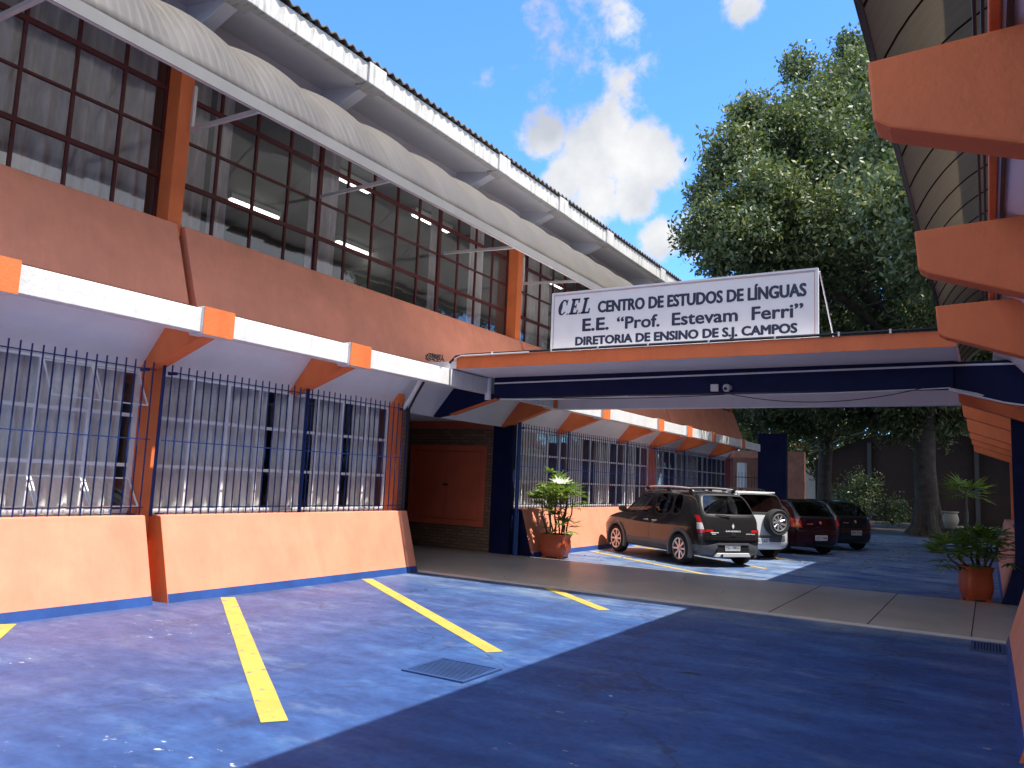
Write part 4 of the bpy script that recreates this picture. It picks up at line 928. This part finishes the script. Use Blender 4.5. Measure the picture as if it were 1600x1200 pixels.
# fallen leaves
random.seed(11); m = mb()
def leaflet(x, y, s):
    a = random.random() * 6.3; c, d = math.cos(a) * s, math.sin(a) * s; z = .008
    m.add([(x - c, y - d, z), (x + d * .4, y - c * .4, z + random.uniform(.002, .02)), (x + c, y + d, z + random.uniform(.0, .012)), (x - d * .4, y + c * .4, z)], [(0, 1, 2, 3)])
for i in range(420):
    x = random.triangular(-6.5, .1, -2.5); y = random.triangular(15, 38, 27); leaflet(x, y, random.uniform(.03, .065))
for i in range(60): leaflet(random.uniform(-8, -4), random.uniform(14.8, 18), random.uniform(.02, .04))
for i in range(10): leaflet(random.uniform(-7, -.5), random.uniform(11, 14.3), random.uniform(.02, .04))
for v in range(len(m.v)):
    if 10.75 < m.v[v][1] < 14.5: m.v[v] = (m.v[v][0], m.v[v][1], m.v[v][2] + .032)
o = m.obj('fallen_leaves', LITTER, recalc=False); tag(o, 'scattered fallen leaves over the blue yard', 'leaves', kind='stuff')
#CARS
# ------------------------------------------------------------------ parked cars
from mathutils.bvhtree import BVHTree
def car(label, loc, rz, D):
    t = local_thing('parked_car', label, 'car', loc, rz, 'cars parked in a row')
    hw, r, zb = D['hw'], D['r'], D['zb']; ST = D['st']; rows = 9
    v = []; rings = []
    for s in ST:
        x, pf, zbelt, zc, yc, zr = s[:6]; off = s[6] if len(s) > 6 else [0] * 9; h = hw * pf
        cabin = zc > zbelt + .15
        zs = [zb, zb + .035, .44, .68, zbelt - .13, zbelt, zc, zr - .018, zr]
        ys = [h * .80, h * .955, h * .985, h, h * .978, h * .925, yc, yc * .82, yc * .38]
        if len(s) > 7: zs = s[7]
        rings.append([(x + off[j], ys[j], zs[j]) for j in range(rows)])
    bm = bmesh.new(); cl = bm.edges.layers.float.new('crease_edge'); cv = bm.verts.layers.float.new('crease_vert')
    VL = [[bm.verts.new(p) for p in rg] for rg in rings]; VR = [[bm.verts.new((p[0], -p[1], p[2])) for p in rg] for rg in rings]
    # material slots: 0 paint 1 glass 2 trim 3 well 4 bumper plastic
    def F(vs, mi=0):
        f = bm.faces.new(vs); f.material_index = mi; f.smooth = True; return f
    n = len(ST); glass_groups = []
    for i in range(n - 1):
        for j in range(rows - 1):
            mi = 0
            if j == 0 or (j == 1 and D.get('clad')): mi = 4
            fl = F((VL[i][j], VL[i + 1][j], VL[i + 1][j + 1], VL[i][j + 1]), mi); fr_ = F((VR[i][j + 1], VR[i + 1][j + 1], VR[i + 1][j], VR[i][j]), mi)
            if j == 5 and i in D['side_glass']: D.setdefault('_sg', []).append((D['side_glass'][i], fl, fr_))
            if i == D['ws'] and j in (6, 7): D.setdefault('_ws', []).extend([fl, fr_])
        fc = F((VL[i][8], VL[i + 1][8], VR[i + 1][8], VR[i][8]))
        if i == D['ws']: D.setdefault('_ws', []).append(fc)
        F((VL[i + 1][0], VL[i][0], VR[i][0], VR[i + 1][0]), 4)
    rear_glass = []
    for end in (0, n - 1):
        cols = [VL[end]]
        for c in (.5, -.5):
            col = []
            for j in range(rows):
                p = rings[end][j]; bul = (.055 if j < 6 else .03) * (1 - c * c) * (-1 if end == 0 else 1)
                zz = p[2] + (.012 if j >= 6 else 0)
                col.append(bm.verts.new((p[0] + bul, p[1] * c, zz)))
            cols.append(col)
        cols.append(VR[end])
        for k in range(3):
            for j in range(rows - 1):
                q = (cols[k][j], cols[k][j + 1], cols[k + 1][j + 1], cols[k + 1][j])
                mi = 4 if j < D.get('bump_rows', 2) else 0
                f = F(q if end == 0 else q[::-1], mi)
                if end == 0 and j in (5, 6): rear_glass.append(f)
        # close strips between cols at top and bottom rows
        for a, b in ((8, 8),):
            F([cols[0][8], VR[end][8], cols[2][8], cols[1][8]][::(-1 if end == 0 else 1)])
        F([cols[0][0], cols[1][0], cols[2][0], VR[end][0]][::(-1 if end == 0 else 1)], 4)
    bmesh.ops.recalc_face_normals(bm, faces=bm.faces)
    groups = {}
    for key, a, b in D.pop('_sg', []): groups.setdefault(('l', key), []).append(a); groups.setdefault(('r', key), []).append(b)
    groups[('w', 0)] = D.pop('_ws', []); groups[('b', 0)] = rear_glass
    for key, fs in groups.items():
        res = bmesh.ops.inset_region(bm, faces=fs, thickness=D.get('inset', .035) if key[0] != 'b' else .055, depth=-.004, use_even_offset=True)
        for f in res['faces']: f.material_index = 2
        for f in fs: f.material_index = 1
        for w_ in {w_ for f in fs for w_ in f.verts}:
            if sum(1 for q in w_.link_faces if q.material_index == 1) == 1: w_[cv] = .8 if key[0] in 'lr' else .55
        for f in fs:
            for e in f.edges:
                if sum(1 for q in e.link_faces if q.material_index == 1) == 1: e[cl] = .92
    for i in range(n):
        for V in (VL, VR):
            if i < n - 1:
                e = bm.edges.get((V[i][0], V[i + 1][0]))
                if e: e[cl] = .6
                e = bm.edges.get((V[i][5], V[i + 1][5]))
                if e: e[cl] = .45
    me = bpy.data.meshes.new('cage'); bm.to_mesh(me); bm.free()
    for m_ in (D['paint'], CARGLASS, BLACKPL, BLACKPL, D.get('clad') or D['paint']): me.materials.append(m_)
    o = bpy.data.objects.new('cage', me); COL.objects.link(o)
    ss = o.modifiers.new('s', 'SUBSURF'); ss.levels = 2; ss.render_levels = 2
    cuts = []
    for ax in (D['ro'], D['ro'] + D['wb']):
        for sd in (-1, 1):
            c = MB(); c.lathe([(r + .045, sd * (hw - .27)), (r + .045, sd * (hw + .3))], (ax, 0, r), 40, axis='y')
            co = c.obj('cut', BLACKPL)
            for k in range(4): co.data.materials.append(BLACKPL)
            co.data.polygons.foreach_set('material_index', [3] * len(co.data.polygons)); cuts.append(co)
            b = o.modifiers.new('b', 'BOOLEAN'); b.object = co; b.operation = 'DIFFERENCE'; b.solver = 'EXACT'
    dg = bpy.context.evaluated_depsgraph_get(); dg.update(); ev = o.evaluated_get(dg); fm = bpy.data.meshes.new_from_object(ev)
    for c in cuts: bpy.data.objects.remove(c)
    bpy.data.objects.remove(o)
    vs = [w.co.copy() for w in fm.vertices]; polys = [(tuple(p.vertices), p.material_index) for p in fm.polygons]
    bvh = BVHTree.FromPolygons(vs, [p[0] for p in polys])
    def sub(name, idx, matl, parent, faces=None):
        fs = faces if faces is not None else [p[0] for p in polys if p[1] in idx]
        mp = {}; nv = []; nf = []
        for f in fs:
            q = []
            for k in f:
                if k not in mp: mp[k] = len(nv); nv.append(vs[k])
                q.append(mp[k])
            nf.append(tuple(q))
        m2 = MB(); m2.v = nv; m2.f = nf
        return m2.obj(name, matl, parent, smooth=True, recalc=False)
    body = sub('body', (0,), D['paint'], t)
    sub('window_trim', (2,), D.get('trim', BLACKPL), body); sub('wheel_arch', (3,), BLACKPL, body)
    bp = sub('lower_cladding', (4,), D.get('clad') or D['paint'], t)
    gf = [p[0] for p in polys if p[1] == 1]; byv = {}
    par = list(range(len(gf)))
    def find(a):
        while par[a] != a: par[a] = par[par[a]]; a = par[a]
        return a
    for i, f in enumerate(gf):
        for k in f:
            if k in byv: par[find(i)] = find(byv[k])
            else: byv[k] = i
    isl = {}
    for i in range(len(gf)): isl.setdefault(find(i), []).append(gf[i])
    for fs in isl.values(): sub('window', None, CARGLASS, t, fs)
    # conforming patches
    def cast(p, d):
        h = bvh.ray_cast(Vector(p), Vector(d).normalized(), 4)
        return h[0]
    def patch(name, quad, d, matl, parent, nu=8, nv=8, off=.01, depth=.03):
        """quad: four (x,y,z) corners on a plane outside the car; cast along d onto the body"""
        d = Vector(d).normalized(); a, b, c, e = map(Vector, quad); m2 = MB(); g = []; last = None
        for i in range(nu + 1):
            for j in range(nv + 1):
                u, w_ = i / nu, j / nv
                p = (a * (1 - u) + b * u) * (1 - w_) + (e * (1 - u) + c * u) * w_
                h = cast(p, d)
                if h is None: h = last if last is not None else p + d
                last = h
                g.append(h - d * off)
        N = nv + 1
        m2.v = [tuple(q) for q in g]; m2.f = [(i * N + j, (i + 1) * N + j, (i + 1) * N + j + 1, i * N + j + 1) for i in range(nu) for j in range(nv)]
        brd = [i * N for i in range(nu + 1)] + [nu * N + j for j in range(1, nv + 1)] + [i * N + nv for i in range(nu - 1, -1, -1)] + [j for j in range(nv - 1, 0, -1)]
        k0 = len(m2.v); m2.v += [tuple(g[k] + d * (off + depth)) for k in brd]
        for q in range(len(brd)): m2.f.append((brd[q], brd[(q + 1) % len(brd)], k0 + (q + 1) % len(brd), k0 + q))
        return m2.obj(name, matl, parent, smooth=True)
    # wheels
    for wi, (ax, sd) in enumerate(((D['ro'], 1), (D['ro'], -1), (D['ro'] + D['wb'], 1), (D['ro'] + D['wb'], -1))):
        yo = sd * (hw - .012); wd = D.get('ww', .20); rr = D['rim']
        wh = MB().lathe([(rr - .02, 0), (rr + .01, -.012 * sd), (r - .05, .006 * sd), (r - .012, -.018 * sd), (r, -.05 * sd), (r, -(wd - .05) * sd), (r - .012, -(wd - .018) * sd), (rr, -wd * sd), (rr - .02, -wd * sd)], (ax, yo, r), 40, axis='y', caps=False).obj('wheel', TYRE, t, smooth=True)
        wheel_rim(wh, Vector((ax, yo, r)), Vector((0, sd, 0)), rr, D['spokes'], wi * .4)
        if D.get('clad'):
            m2 = MB(); R0, R1 = r + .035, r + .10; k = 24; vv = []
            for i in range(k + 1):
                a = R(-22) + R(224) * i / k
                for (q, yy) in ((R0, hw + .012), (R1, hw + .004), (R1 + .006, hw - .06), (R0, hw - .06)): vv.append((ax + q * math.cos(a), sd * yy, r + q * math.sin(a)))
            m2.add(vv, [(4 * i + j, 4 * i + (j + 1) % 4, 4 * i + 4 + (j + 1) % 4, 4 * i + 4 + j) for i in range(k) for j in range(4)] + [(0, 1, 2, 3), (4 * k + 3, 4 * k + 2, 4 * k + 1, 4 * k)])
            m2.obj('arch_cladding', D['clad'], t, smooth=True)
    # cabin
    xs = D['seat']
    for i, (x, y) in enumerate(((xs, .36), (xs, -.36), (xs - .85, .38), (xs - .85, -.38))):
        MB().prism([(-.12, .45), (.1, .45), (-.02, 1.05), (-.14, 1.05)], (x, y - .22, 0), (1, 0, 0), (0, 0, 1), (0, .44, 0)).obj('seat', SEAT, t, bevel=.05)
        MB().prism([(-.14, 1.08), (-.04, 1.08), (-.05, 1.27), (-.15, 1.27)], (x, y - .12, 0), (1, 0, 0), (0, 0, 1), (0, .24, 0)).obj('headrest', SEAT, t, bevel=.03)
    MB().box(.5, D['ro'] + D['wb'] - .2, -hw * .85, hw * .85, zb + .1, zb + .16).obj('cabin_floor', SEAT, t)
    m2 = MB().lathe([(.165, -.012), (.185, 0), (.165, .012), (.15, 0)], (0, 0, 0), 20, axis='x'); so = m2.obj('steering_wheel', BLACKPL, t, smooth=True); so.location = (xs + .42, .36, .95); so.rotation_euler = (0, R(-25), 0)
    # mirrors
    for sd in (-1, 1):
        m2 = MB().lathe([(.0, -.06), (.06, -.055), (.085, -.01), (.08, .04), (.03, .07), (0, .072)], (0, 0, 0), 16, axis='x'); mo = m2.obj('door_mirror', D['paint'], t, smooth=True)
        mo.location = (D['mir'][0], sd * (hw + .06), D['mir'][1]); mo.scale = (1, 1.25, .85)
    D['extra'](t, body, patch, cast, MB)
    return t
def wheel_rim(parent, c, ax, rr, spokes, ph=0):
    """alloy rim facing along ax: lip ring, hub and spokes as one casting"""
    ax = Vector(ax).normalized(); a = Vector((0, 0, 1)) if abs(ax.z) < .9 else Vector((1, 0, 0)); a = (a - ax * a.dot(ax)).normalized(); b = ax.cross(a)
    m = MB(); k = 36; prof = ((rr, .004), (rr - .012, .010), (rr - .03, .002), (rr - .034, -.06)); vv = []
    for i in range(k):
        q = 2 * PI * i / k; e = a * math.cos(q) + b * math.sin(q)
        for (p, h) in prof: vv.append(c + e * p + ax * h)
    m.add(vv, [(4 * i + j, 4 * ((i + 1) % k) + j, 4 * ((i + 1) % k) + j + 1, 4 * i + j + 1) for i in range(k) for j in range(3)])
    for s in range(spokes):
        q = 2 * PI * s / spokes + ph; e = a * math.cos(q) + b * math.sin(q); f = -a * math.sin(q) + b * math.cos(q); w0, w1 = .030, .020 + .09 / spokes
        if spokes > 6: w0, w1 = .02, .030
        vs = []
        for (p, wd, h) in ((.03, w0, -.004), (rr * .55, (w0 + w1) / 2, -.006), (rr - .02, w1, -.002)):
            vs += [c + e * p + f * wd + ax * (h - .01), c + e * p + f * wd * .6 + ax * h, c + e * p - f * wd * .6 + ax * h, c + e * p - f * wd + ax * (h - .01), c + e * p + ax * (h - .035)]
        m.add(vs, [(5 * i + j, 5 * i + (j + 1) % 5, 5 * i + 5 + (j + 1) % 5, 5 * i + 5 + j) for i in range(2) for j in range(5)])
    vs = []
    for (p, h) in ((.055, -.012), (.05, .0), (.03, .006)):
        for i in range(16): q = 2 * PI * i / 16; vs.append(c + (a * math.cos(q) + b * math.sin(q)) * p + ax * h)
    m.add(vs, [(16 * i + j, 16 * i + (j + 1) % 16, 16 * i + 16 + (j + 1) % 16, 16 * i + 16 + j) for i in range(2) for j in range(16)] + [tuple(32 + j for j in range(16))])
    rim = m.obj('rim', ALLOY, parent, smooth=True)
    m = MB(); vs = [c - ax * .07 + (a * math.cos(2 * PI * i / 24) + b * math.sin(2 * PI * i / 24)) * (rr - .01) for i in range(24)]
    m.add(vs, [tuple(range(24))]); m.obj('brake_shadow', BLACKPL, parent, recalc=False)
    return rim
def plate(t, y, z, x, txt, matl, w=.40, h=.13):
    p = MB().box(x - .006, x + .004, y - w / 2, y + w / 2, z - h / 2, z + h / 2).obj('number_plate', matl, t, bevel=.003)
    fit_text(txt, (x - .0075, y + w / 2, z - h / 2), (0, -1, 0), (0, 0, 1), (w * .06, h * .20, w * .94, h * .82), .012).obj('plate_text', PLATET, p, recalc=False)
def chrome_text(t, txt, pos, w, h, body=None):
    return fit_text(txt, pos, (0, -1, 0), (0, 0, 1), (0, 0, w, h), .03).obj('badge_text', PIPEW, t, recalc=False)
def rails(t, hw, z, x0, x1, matl, MBc):
    for sd in (-1, 1):
        m = MBc(); y = sd * hw; n = 10
        m.tube([(x0 + (x1 - x0) * i / n, y, z + .055 * min(1, 5 * math.sin(PI * i / n)) ** .6 - .03 * (2 * i / n - 1) ** 2) for i in range(n + 1)], .017, 8)
        o = m.obj('roof_rail', matl, t, smooth=True)
        for x in (x0 + .12, (x0 + x1) / 2, x1 - .12): MBc().box(x - .06, x + .06, y - .02, y + .02, z - .045, z + .035).obj('rail_foot', BLACKPL, o, bevel=.01)
def rear_off(a): return [a[0], a[1], a[2], a[3], a[4], a[5], a[6], a[7], a[8]]

# -- graphite hatchback with grey cladding
def ex1(t, body, patch, cast, MBc):
    d = (1, 0, 0)
    for sd in (1, -1):
        q = lambda ya, yb, yc, yd, z0, z1: [(-1, sd * ya, z0), (-1, sd * yb, z0), (-1, sd * yc, z1), (-1, sd * yd, z1)]
        lt = patch('tail_lamp', q(.775, .67, .68, .775, .70, .765), d, REDL, t, off=.012)
        patch('clear_lens', q(.775, .68, .70, .765, .768, .90), d, CLEARL, lt, off=.012)
        patch('upper_lens', q(.762, .70, .715, .745, .903, 1.05), d, REDL, lt, off=.012)
        dy = (.35, -sd, 0)
        sq = lambda xa, xb, xc, xd, z0, z1: [(xa - .7, sd * 2.5, z0), (xb - .7, sd * 2.5, z0), (xc - .7, sd * 2.5, z1), (xd - .7, sd * 2.5, z1)]
        patch('side_lens', sq(-.02, .10, .06, .0, .72, .765), dy, REDL, lt, off=.010)
    # bumper, grey lower half with raised shoulders and pale skid plate
    patch('bumper_trim', [(-1, .80, .56), (-1, -.80, .56), (-1, -.80, .585), (-1, .80, .585)], d, D1['paint'], t, 14, 2, off=.02)
    for sd in (1, -1): patch('bumper_corner', [(-1, sd * .80, .24), (-1, sd * .46, .24), (-1, sd * .36, .50), (-1, sd * .80, .40)], d, CLAD, t, off=.018)
    patch('bumper_lip', [(-1, .40, .46), (-1, -.40, .46), (-1, -.40, .50), (-1, .40, .50)], d, CLAD, t, 12, 2, off=.024)
    MBc().prism([(-.45, .215), (.45, .215), (.40, .30), (-.40, .30)], (-.045, 0, 0), (0, 1, 0), (0, 0, 1), (.10, 0, 0)).obj('skid_plate', ALUMINIUM, t, bevel=.015)
    MBc().box(-.035, .05, -.40, .40, .302, .455).obj('plate_recess', BLACKPL, t, bevel=.01)
    MBc().lathe([(.034, -.06), (.034, .12), (.028, .12), (.028, -.06)], (0, .30, .25), 18, axis='x').obj('exhaust', CHROME, t, smooth=True)
    plate(t, .02, .40, -.042, 'FJU 0853', PLATE, .38, .12)
    xb = cast((-1, 0, .80), d).x - .012
    m = MBc(); m.prism([(0, .055), (.03, 0), (0, -.055), (-.03, 0)], (xb - .006, 0, .84), (0, 1, 0), (0, 0, 1), (.008, 0, 0)); m.obj('diamond_badge', PIPEW, t)
    xc = cast((-1, .15, .745), d).x - .010; chrome_text(t, 'SANDERO', (xc, .19, .725), .38, .032)
    xc = cast((-1, -.45, .70), d).x - .012; chrome_text(t, 'STEPWAY', (xc, -.33, .675), .24, .022)
    m = MBc(); xc = cast((-1, .48, .70), d).x - .012
    for a, b, z in ((.56, .36, .70), (.53, .43, .672)): m.box(xc, xc + .004, b, a, z, z + .014)
    m.obj('script_badge', PIPEW, t)
    patch('hatch_handle', [(-1, .07, .64), (-1, -.07, .64), (-1, -.05, .70), (-1, .05, .70)], d, BLACKPL, t, off=.012)
    patch('hatch_line', [(-1, .62, .625), (-1, -.62, .625), (-1, -.62, .635), (-1, .62, .635)], d, BLACKPL, t, 12, 1, off=.002)
    m = MBc(); a = cast((-1, .05, 1.04), d); b = cast((-1, .38, 1.075), d)
    m.tube([a - Vector((.03, 0, 0)), (a + b) / 2 - Vector((.035, 0, -.005)), b - Vector((.02, 0, 0))], [.016, .012, .008], 6); m.obj('wiper', BLACKPL, t, smooth=True)
    common_side(t, patch, cast, MBc, D1, [1.83, 2.94, .80])
    rails(t, .56, 1.553, .55, 2.45, ALUMINIUM, MBc)
def common_side(t, patch, cast, MBc, D, doors, handles=True):
    hw = D['hw']
    for sd in (1, -1):
        dd = (0, -sd, 0)
        for x in doors[:2]:
            patch('door_gap', [(x, sd * 2, .36), (x + .008, sd * 2, .36), (x + .008, sd * 2, .96), (x, sd * 2, .96)], dd, BLACKPL, t, 1, 10, off=.0015)
        for x in (doors[0] - .20, doors[0] + .86 if len(doors) < 4 else doors[3]):
            xx = x if x < doors[0] else doors[0] + .15
            h = cast((xx, sd * 2, .86), dd)
            if h: MBc().tube([h + Vector((-.08, sd * .005, 0)), h + Vector((-.06, sd * .035, .0)), h + Vector((.06, sd * .035, .0)), h + Vector((.08, sd * .005, 0))], .015, 8).obj('door_handle', CHROME if handles else D['paint'], t, smooth=True)
        patch('side_sill', [(1.02, sd * 2, .27), (2.92, sd * 2, .27), (2.92, sd * 2, .33), (1.02, sd * 2, .33)], dd, D.get('clad') or BLACKPL, t, 10, 2, off=.022)
    q = lambda sd: [(6, sd * .50, .66), (6, sd * .76, .66), (6, sd * .78, .80), (6, sd * .56, .76)]
    for sd in (1, -1): patch('headlamp', q(sd), (-1, 0, 0), CLEARL, t, off=.012)
    patch('grille', [(6, -.42, .62), (6, .42, .62), (6, .42, .72), (6, -.42, .72)], (-1, 0, 0), BLACKPL, t, off=.012)
D1 = dict(hw=.855, r=.325, zb=.22, wb=2.59, ro=.68, rim=.232, spokes=8, paint=P_GRAPH, clad=CLAD, seat=2.05, mir=(2.86, 1.05), ws=6, bump_rows=2,
          side_glass={2: 'quarter', 3: 'rear', 5: 'front', 6: 'front'}, inset=.022,
          st=[(0, .90, 1.03, 1.43, .60, 1.50, [.14, .05, .0, .0, .05, .075, .33, .40, .43]),
              (.30, .965, 1.03, 1.455, .625, 1.525, [0, 0, 0, 0, 0, .02, .17, .22, .24]),
              (.72, .99, 1.02, 1.47, .64, 1.545, [0, 0, 0, 0, 0, 0, .06, .08, .1]),
              (1.06, 1, 1.00, 1.48, .645, 1.555), (1.78, 1, .975, 1.485, .65, 1.56), (1.87, 1, .97, 1.485, .65, 1.56),
              (2.42, 1, .96, 1.455, .63, 1.525), (3.10, .985, .955, .985, .70, 1.005), (3.55, .975, .90, .935, .66, .955), (3.86, .93, .81, .835, .60, .85),
              (4.0, .82, .72, .745, .52, .76, [-.06, .0, .06, .08, .04, .0, -.02, -.03, -.03])], extra=ex1)
ANG = math.atan2(.59, -.81)
car('graphite hatchback with grey cladding and roof rails, nearest of the parked cars', (-4.57, 16.50, 0), ANG, D1)

# -- pale compact SUV with a spare wheel on its tailgate
def ex2(t, body, patch, cast, MBc):
    d = (1, 0, 0)
    for sd in (1, -1):
        lt = patch('tail_lamp', [(-1, sd * .84, .80), (-1, sd * .66, .80), (-1, sd * .68, .87), (-1, sd * .84, .87)], d, REDL, t, off=.012)
        patch('clear_lens', [(-1, sd * .84, .875), (-1, sd * .68, .875), (-1, sd * .70, .97), (-1, sd * .835, .97)], d, CLEARL, lt, off=.012)
        patch('upper_lens', [(-1, sd * .835, .975), (-1, sd * .69, .975), (-1, sd * .76, 1.14), (-1, sd * .82, 1.14)], d, REDL, lt, off=.012)
    c = Vector((-.20, -.26, .92)); ax = Vector((-1, 0, 0))
    w_ = MBc().lathe([(.20, .0), (.215, .012), (.29, -.004), (.318, .02), (.325, .06), (.325, .15), (.31, .19), (.2, .2), (.19, .1)], c, 40, axis='x', caps=False).obj('spare_wheel', TYRE, t, smooth=True)
    wheel_rim(w_, c, ax, .215, 9, .2)
    MBc().box(c.x + .15, .12, c.y - .08, c.y + .08, c.z - .08, c.z + .08).obj('wheel_bracket', BLACKPL, t)
    patch('bumper_insert', [(-1, .62, .34), (-1, -.62, .34), (-1, -.58, .60), (-1, .58, .60)], d, CLAD, t, 14, 4, off=.012)
    patch('bumper_guard', [(-1, .55, .30), (-1, -.80, .30), (-1, -.72, .44), (-1, .50, .44)], d, ALUMINIUM, t, 14, 3, off=.02)
    plate(t, .12, .47, cast((-1, .12, .47), d).x - .03, 'FSU 1A07', PLATEW)
    MBc().box(.36, .62, -.62, .62, 1.615, 1.65).obj('roof_spoiler', D2['paint'], t, bevel=.015)
    common_side(t, patch, cast, MBc, D2, [1.75, 2.85, .8], False)
    rails(t, .58, 1.665, .65, 2.5, BLACKPL, MBc)
D2 = dict(hw=.86, r=.335, zb=.24, wb=2.50, ro=.72, rim=.215, spokes=6, paint=P_WHITE, clad=None, seat=2.0, mir=(2.8, 1.12), ws=6, bump_rows=1,
          side_glass={2: 'quarter', 3: 'rear', 5: 'front', 6: 'front'}, inset=.03,
          st=[(0, .91, 1.10, 1.56, .64, 1.62, [.12, .05, .0, .02, .06, .08, .25, .29, .31]),
              (.28, .97, 1.10, 1.575, .66, 1.635, [0, 0, 0, 0, 0, .02, .10, .13, .15]),
              (.60, .99, 1.09, 1.58, .665, 1.645), (1.02, 1, 1.07, 1.585, .67, 1.65), (1.70, 1, 1.05, 1.585, .67, 1.65), (1.79, 1, 1.045, 1.585, .67, 1.65),
              (2.38, 1, 1.03, 1.55, .65, 1.615), (3.02, .985, 1.02, 1.05, .70, 1.07), (3.45, .975, .97, 1.0, .66, 1.02), (3.80, .93, .88, .905, .60, .92),
              (3.95, .82, .78, .805, .52, .82, [-.06, .0, .06, .08, .04, .0, -.02, -.03, -.03])], extra=ex2)
car('pale silver SUV with a spare wheel on its tailgate, second of the parked cars', (-4.50, 18.98, 0), ANG, D2).scale = (1, 1, .955)

# -- dark red hatchback
def ex3(t, body, patch, cast, MBc):
    d = (1, 0, 0); D = D3 if t['label'].startswith('dark red') else D4
    for sd in (1, -1):
        lt = patch('tail_lamp', [(-1, sd * .80, .70), (-1, sd * .58, .70), (-1, sd * .60, .90), (-1, sd * .78, .96)], d, REDL, t, off=.012)
        if D is D3: patch('amber_lens', [(-1, sd * .74, .73), (-1, sd * .62, .73), (-1, sd * .63, .82), (-1, sd * .73, .82)], d, AMBERL, lt, off=.016)
    patch('bumper_strip', [(-1, .76, .60), (-1, -.76, .60), (-1, -.76, .64), (-1, .76, .64)], d, BLACKPL, t, 14, 2, off=.02)
    x = cast((-1, 0, .80), d).x - .01
    MBc().lathe([(0, -.006), (.04, -.005), (.042, .004), (0, .006)], (x, 0, .83), 18, axis='x').obj('round_badge', CHROME, t, smooth=True)
    MBc().box(x + .005, x + .012, .25, .45, .79, .81).obj('script_badge', CHROME, t)
    plate(t, 0, .45 if D is D3 else .52, cast((-1, 0, .45), d).x - .02, 'BZX 5I04' if D is D3 else 'DKV 2718', PLATEW if D is D3 else PLATE)
    patch('exhaust_trim', [(-1, .5, .26), (-1, -.5, .26), (-1, -.5, .30), (-1, .5, .30)], d, BLACKPL, t, 10, 2, off=.01)
    common_side(t, patch, cast, MBc, D, [1.65, 2.75, .8], False)
ST3 = [(0, .88, .96, 1.33, .56, 1.385, [.12, .05, .0, .0, .04, .06, .50, .60, .64]),
       (.32, .96, .96, 1.345, .58, 1.405, [0, 0, 0, 0, 0, .02, .30, .38, .42]),
       (.78, .99, .95, 1.36, .60, 1.42, [0, 0, 0, 0, 0, 0, .1, .12, .14]), (1.08, 1, .94, 1.365, .605, 1.425), (1.62, 1, .92, 1.365, .61, 1.425), (1.70, 1, .915, 1.365, .61, 1.425),
       (2.22, 1, .90, 1.335, .59, 1.395), (2.88, .985, .89, .915, .66, .93), (3.35, .97, .83, .855, .62, .87), (3.65, .92, .75, .77, .56, .78),
       (3.78, .82, .66, .685, .5, .70, [-.06, .0, .05, .07, .04, .0, -.02, -.03, -.03])]
D3 = dict(hw=.82, r=.29, zb=.20, wb=2.42, ro=.62, rim=.19, spokes=5, paint=P_RED, clad=None, seat=1.9, mir=(2.66, .98), ws=6, bump_rows=3, side_glass={3: 'rear', 5: 'front', 6: 'front'}, inset=.028, st=ST3, extra=ex3)
D3['clad'] = None
car('dark red hatchback with a sloping tail in the tree shade, third of the parked cars', (-3.78, 21.85, 0), ANG, D3)
D4 = dict(D3); D4['paint'] = P_BLACK
car('black hatchback deep in shade, farthest of the four parked cars', (-3.30, 24.55, 0), ANG, D4)
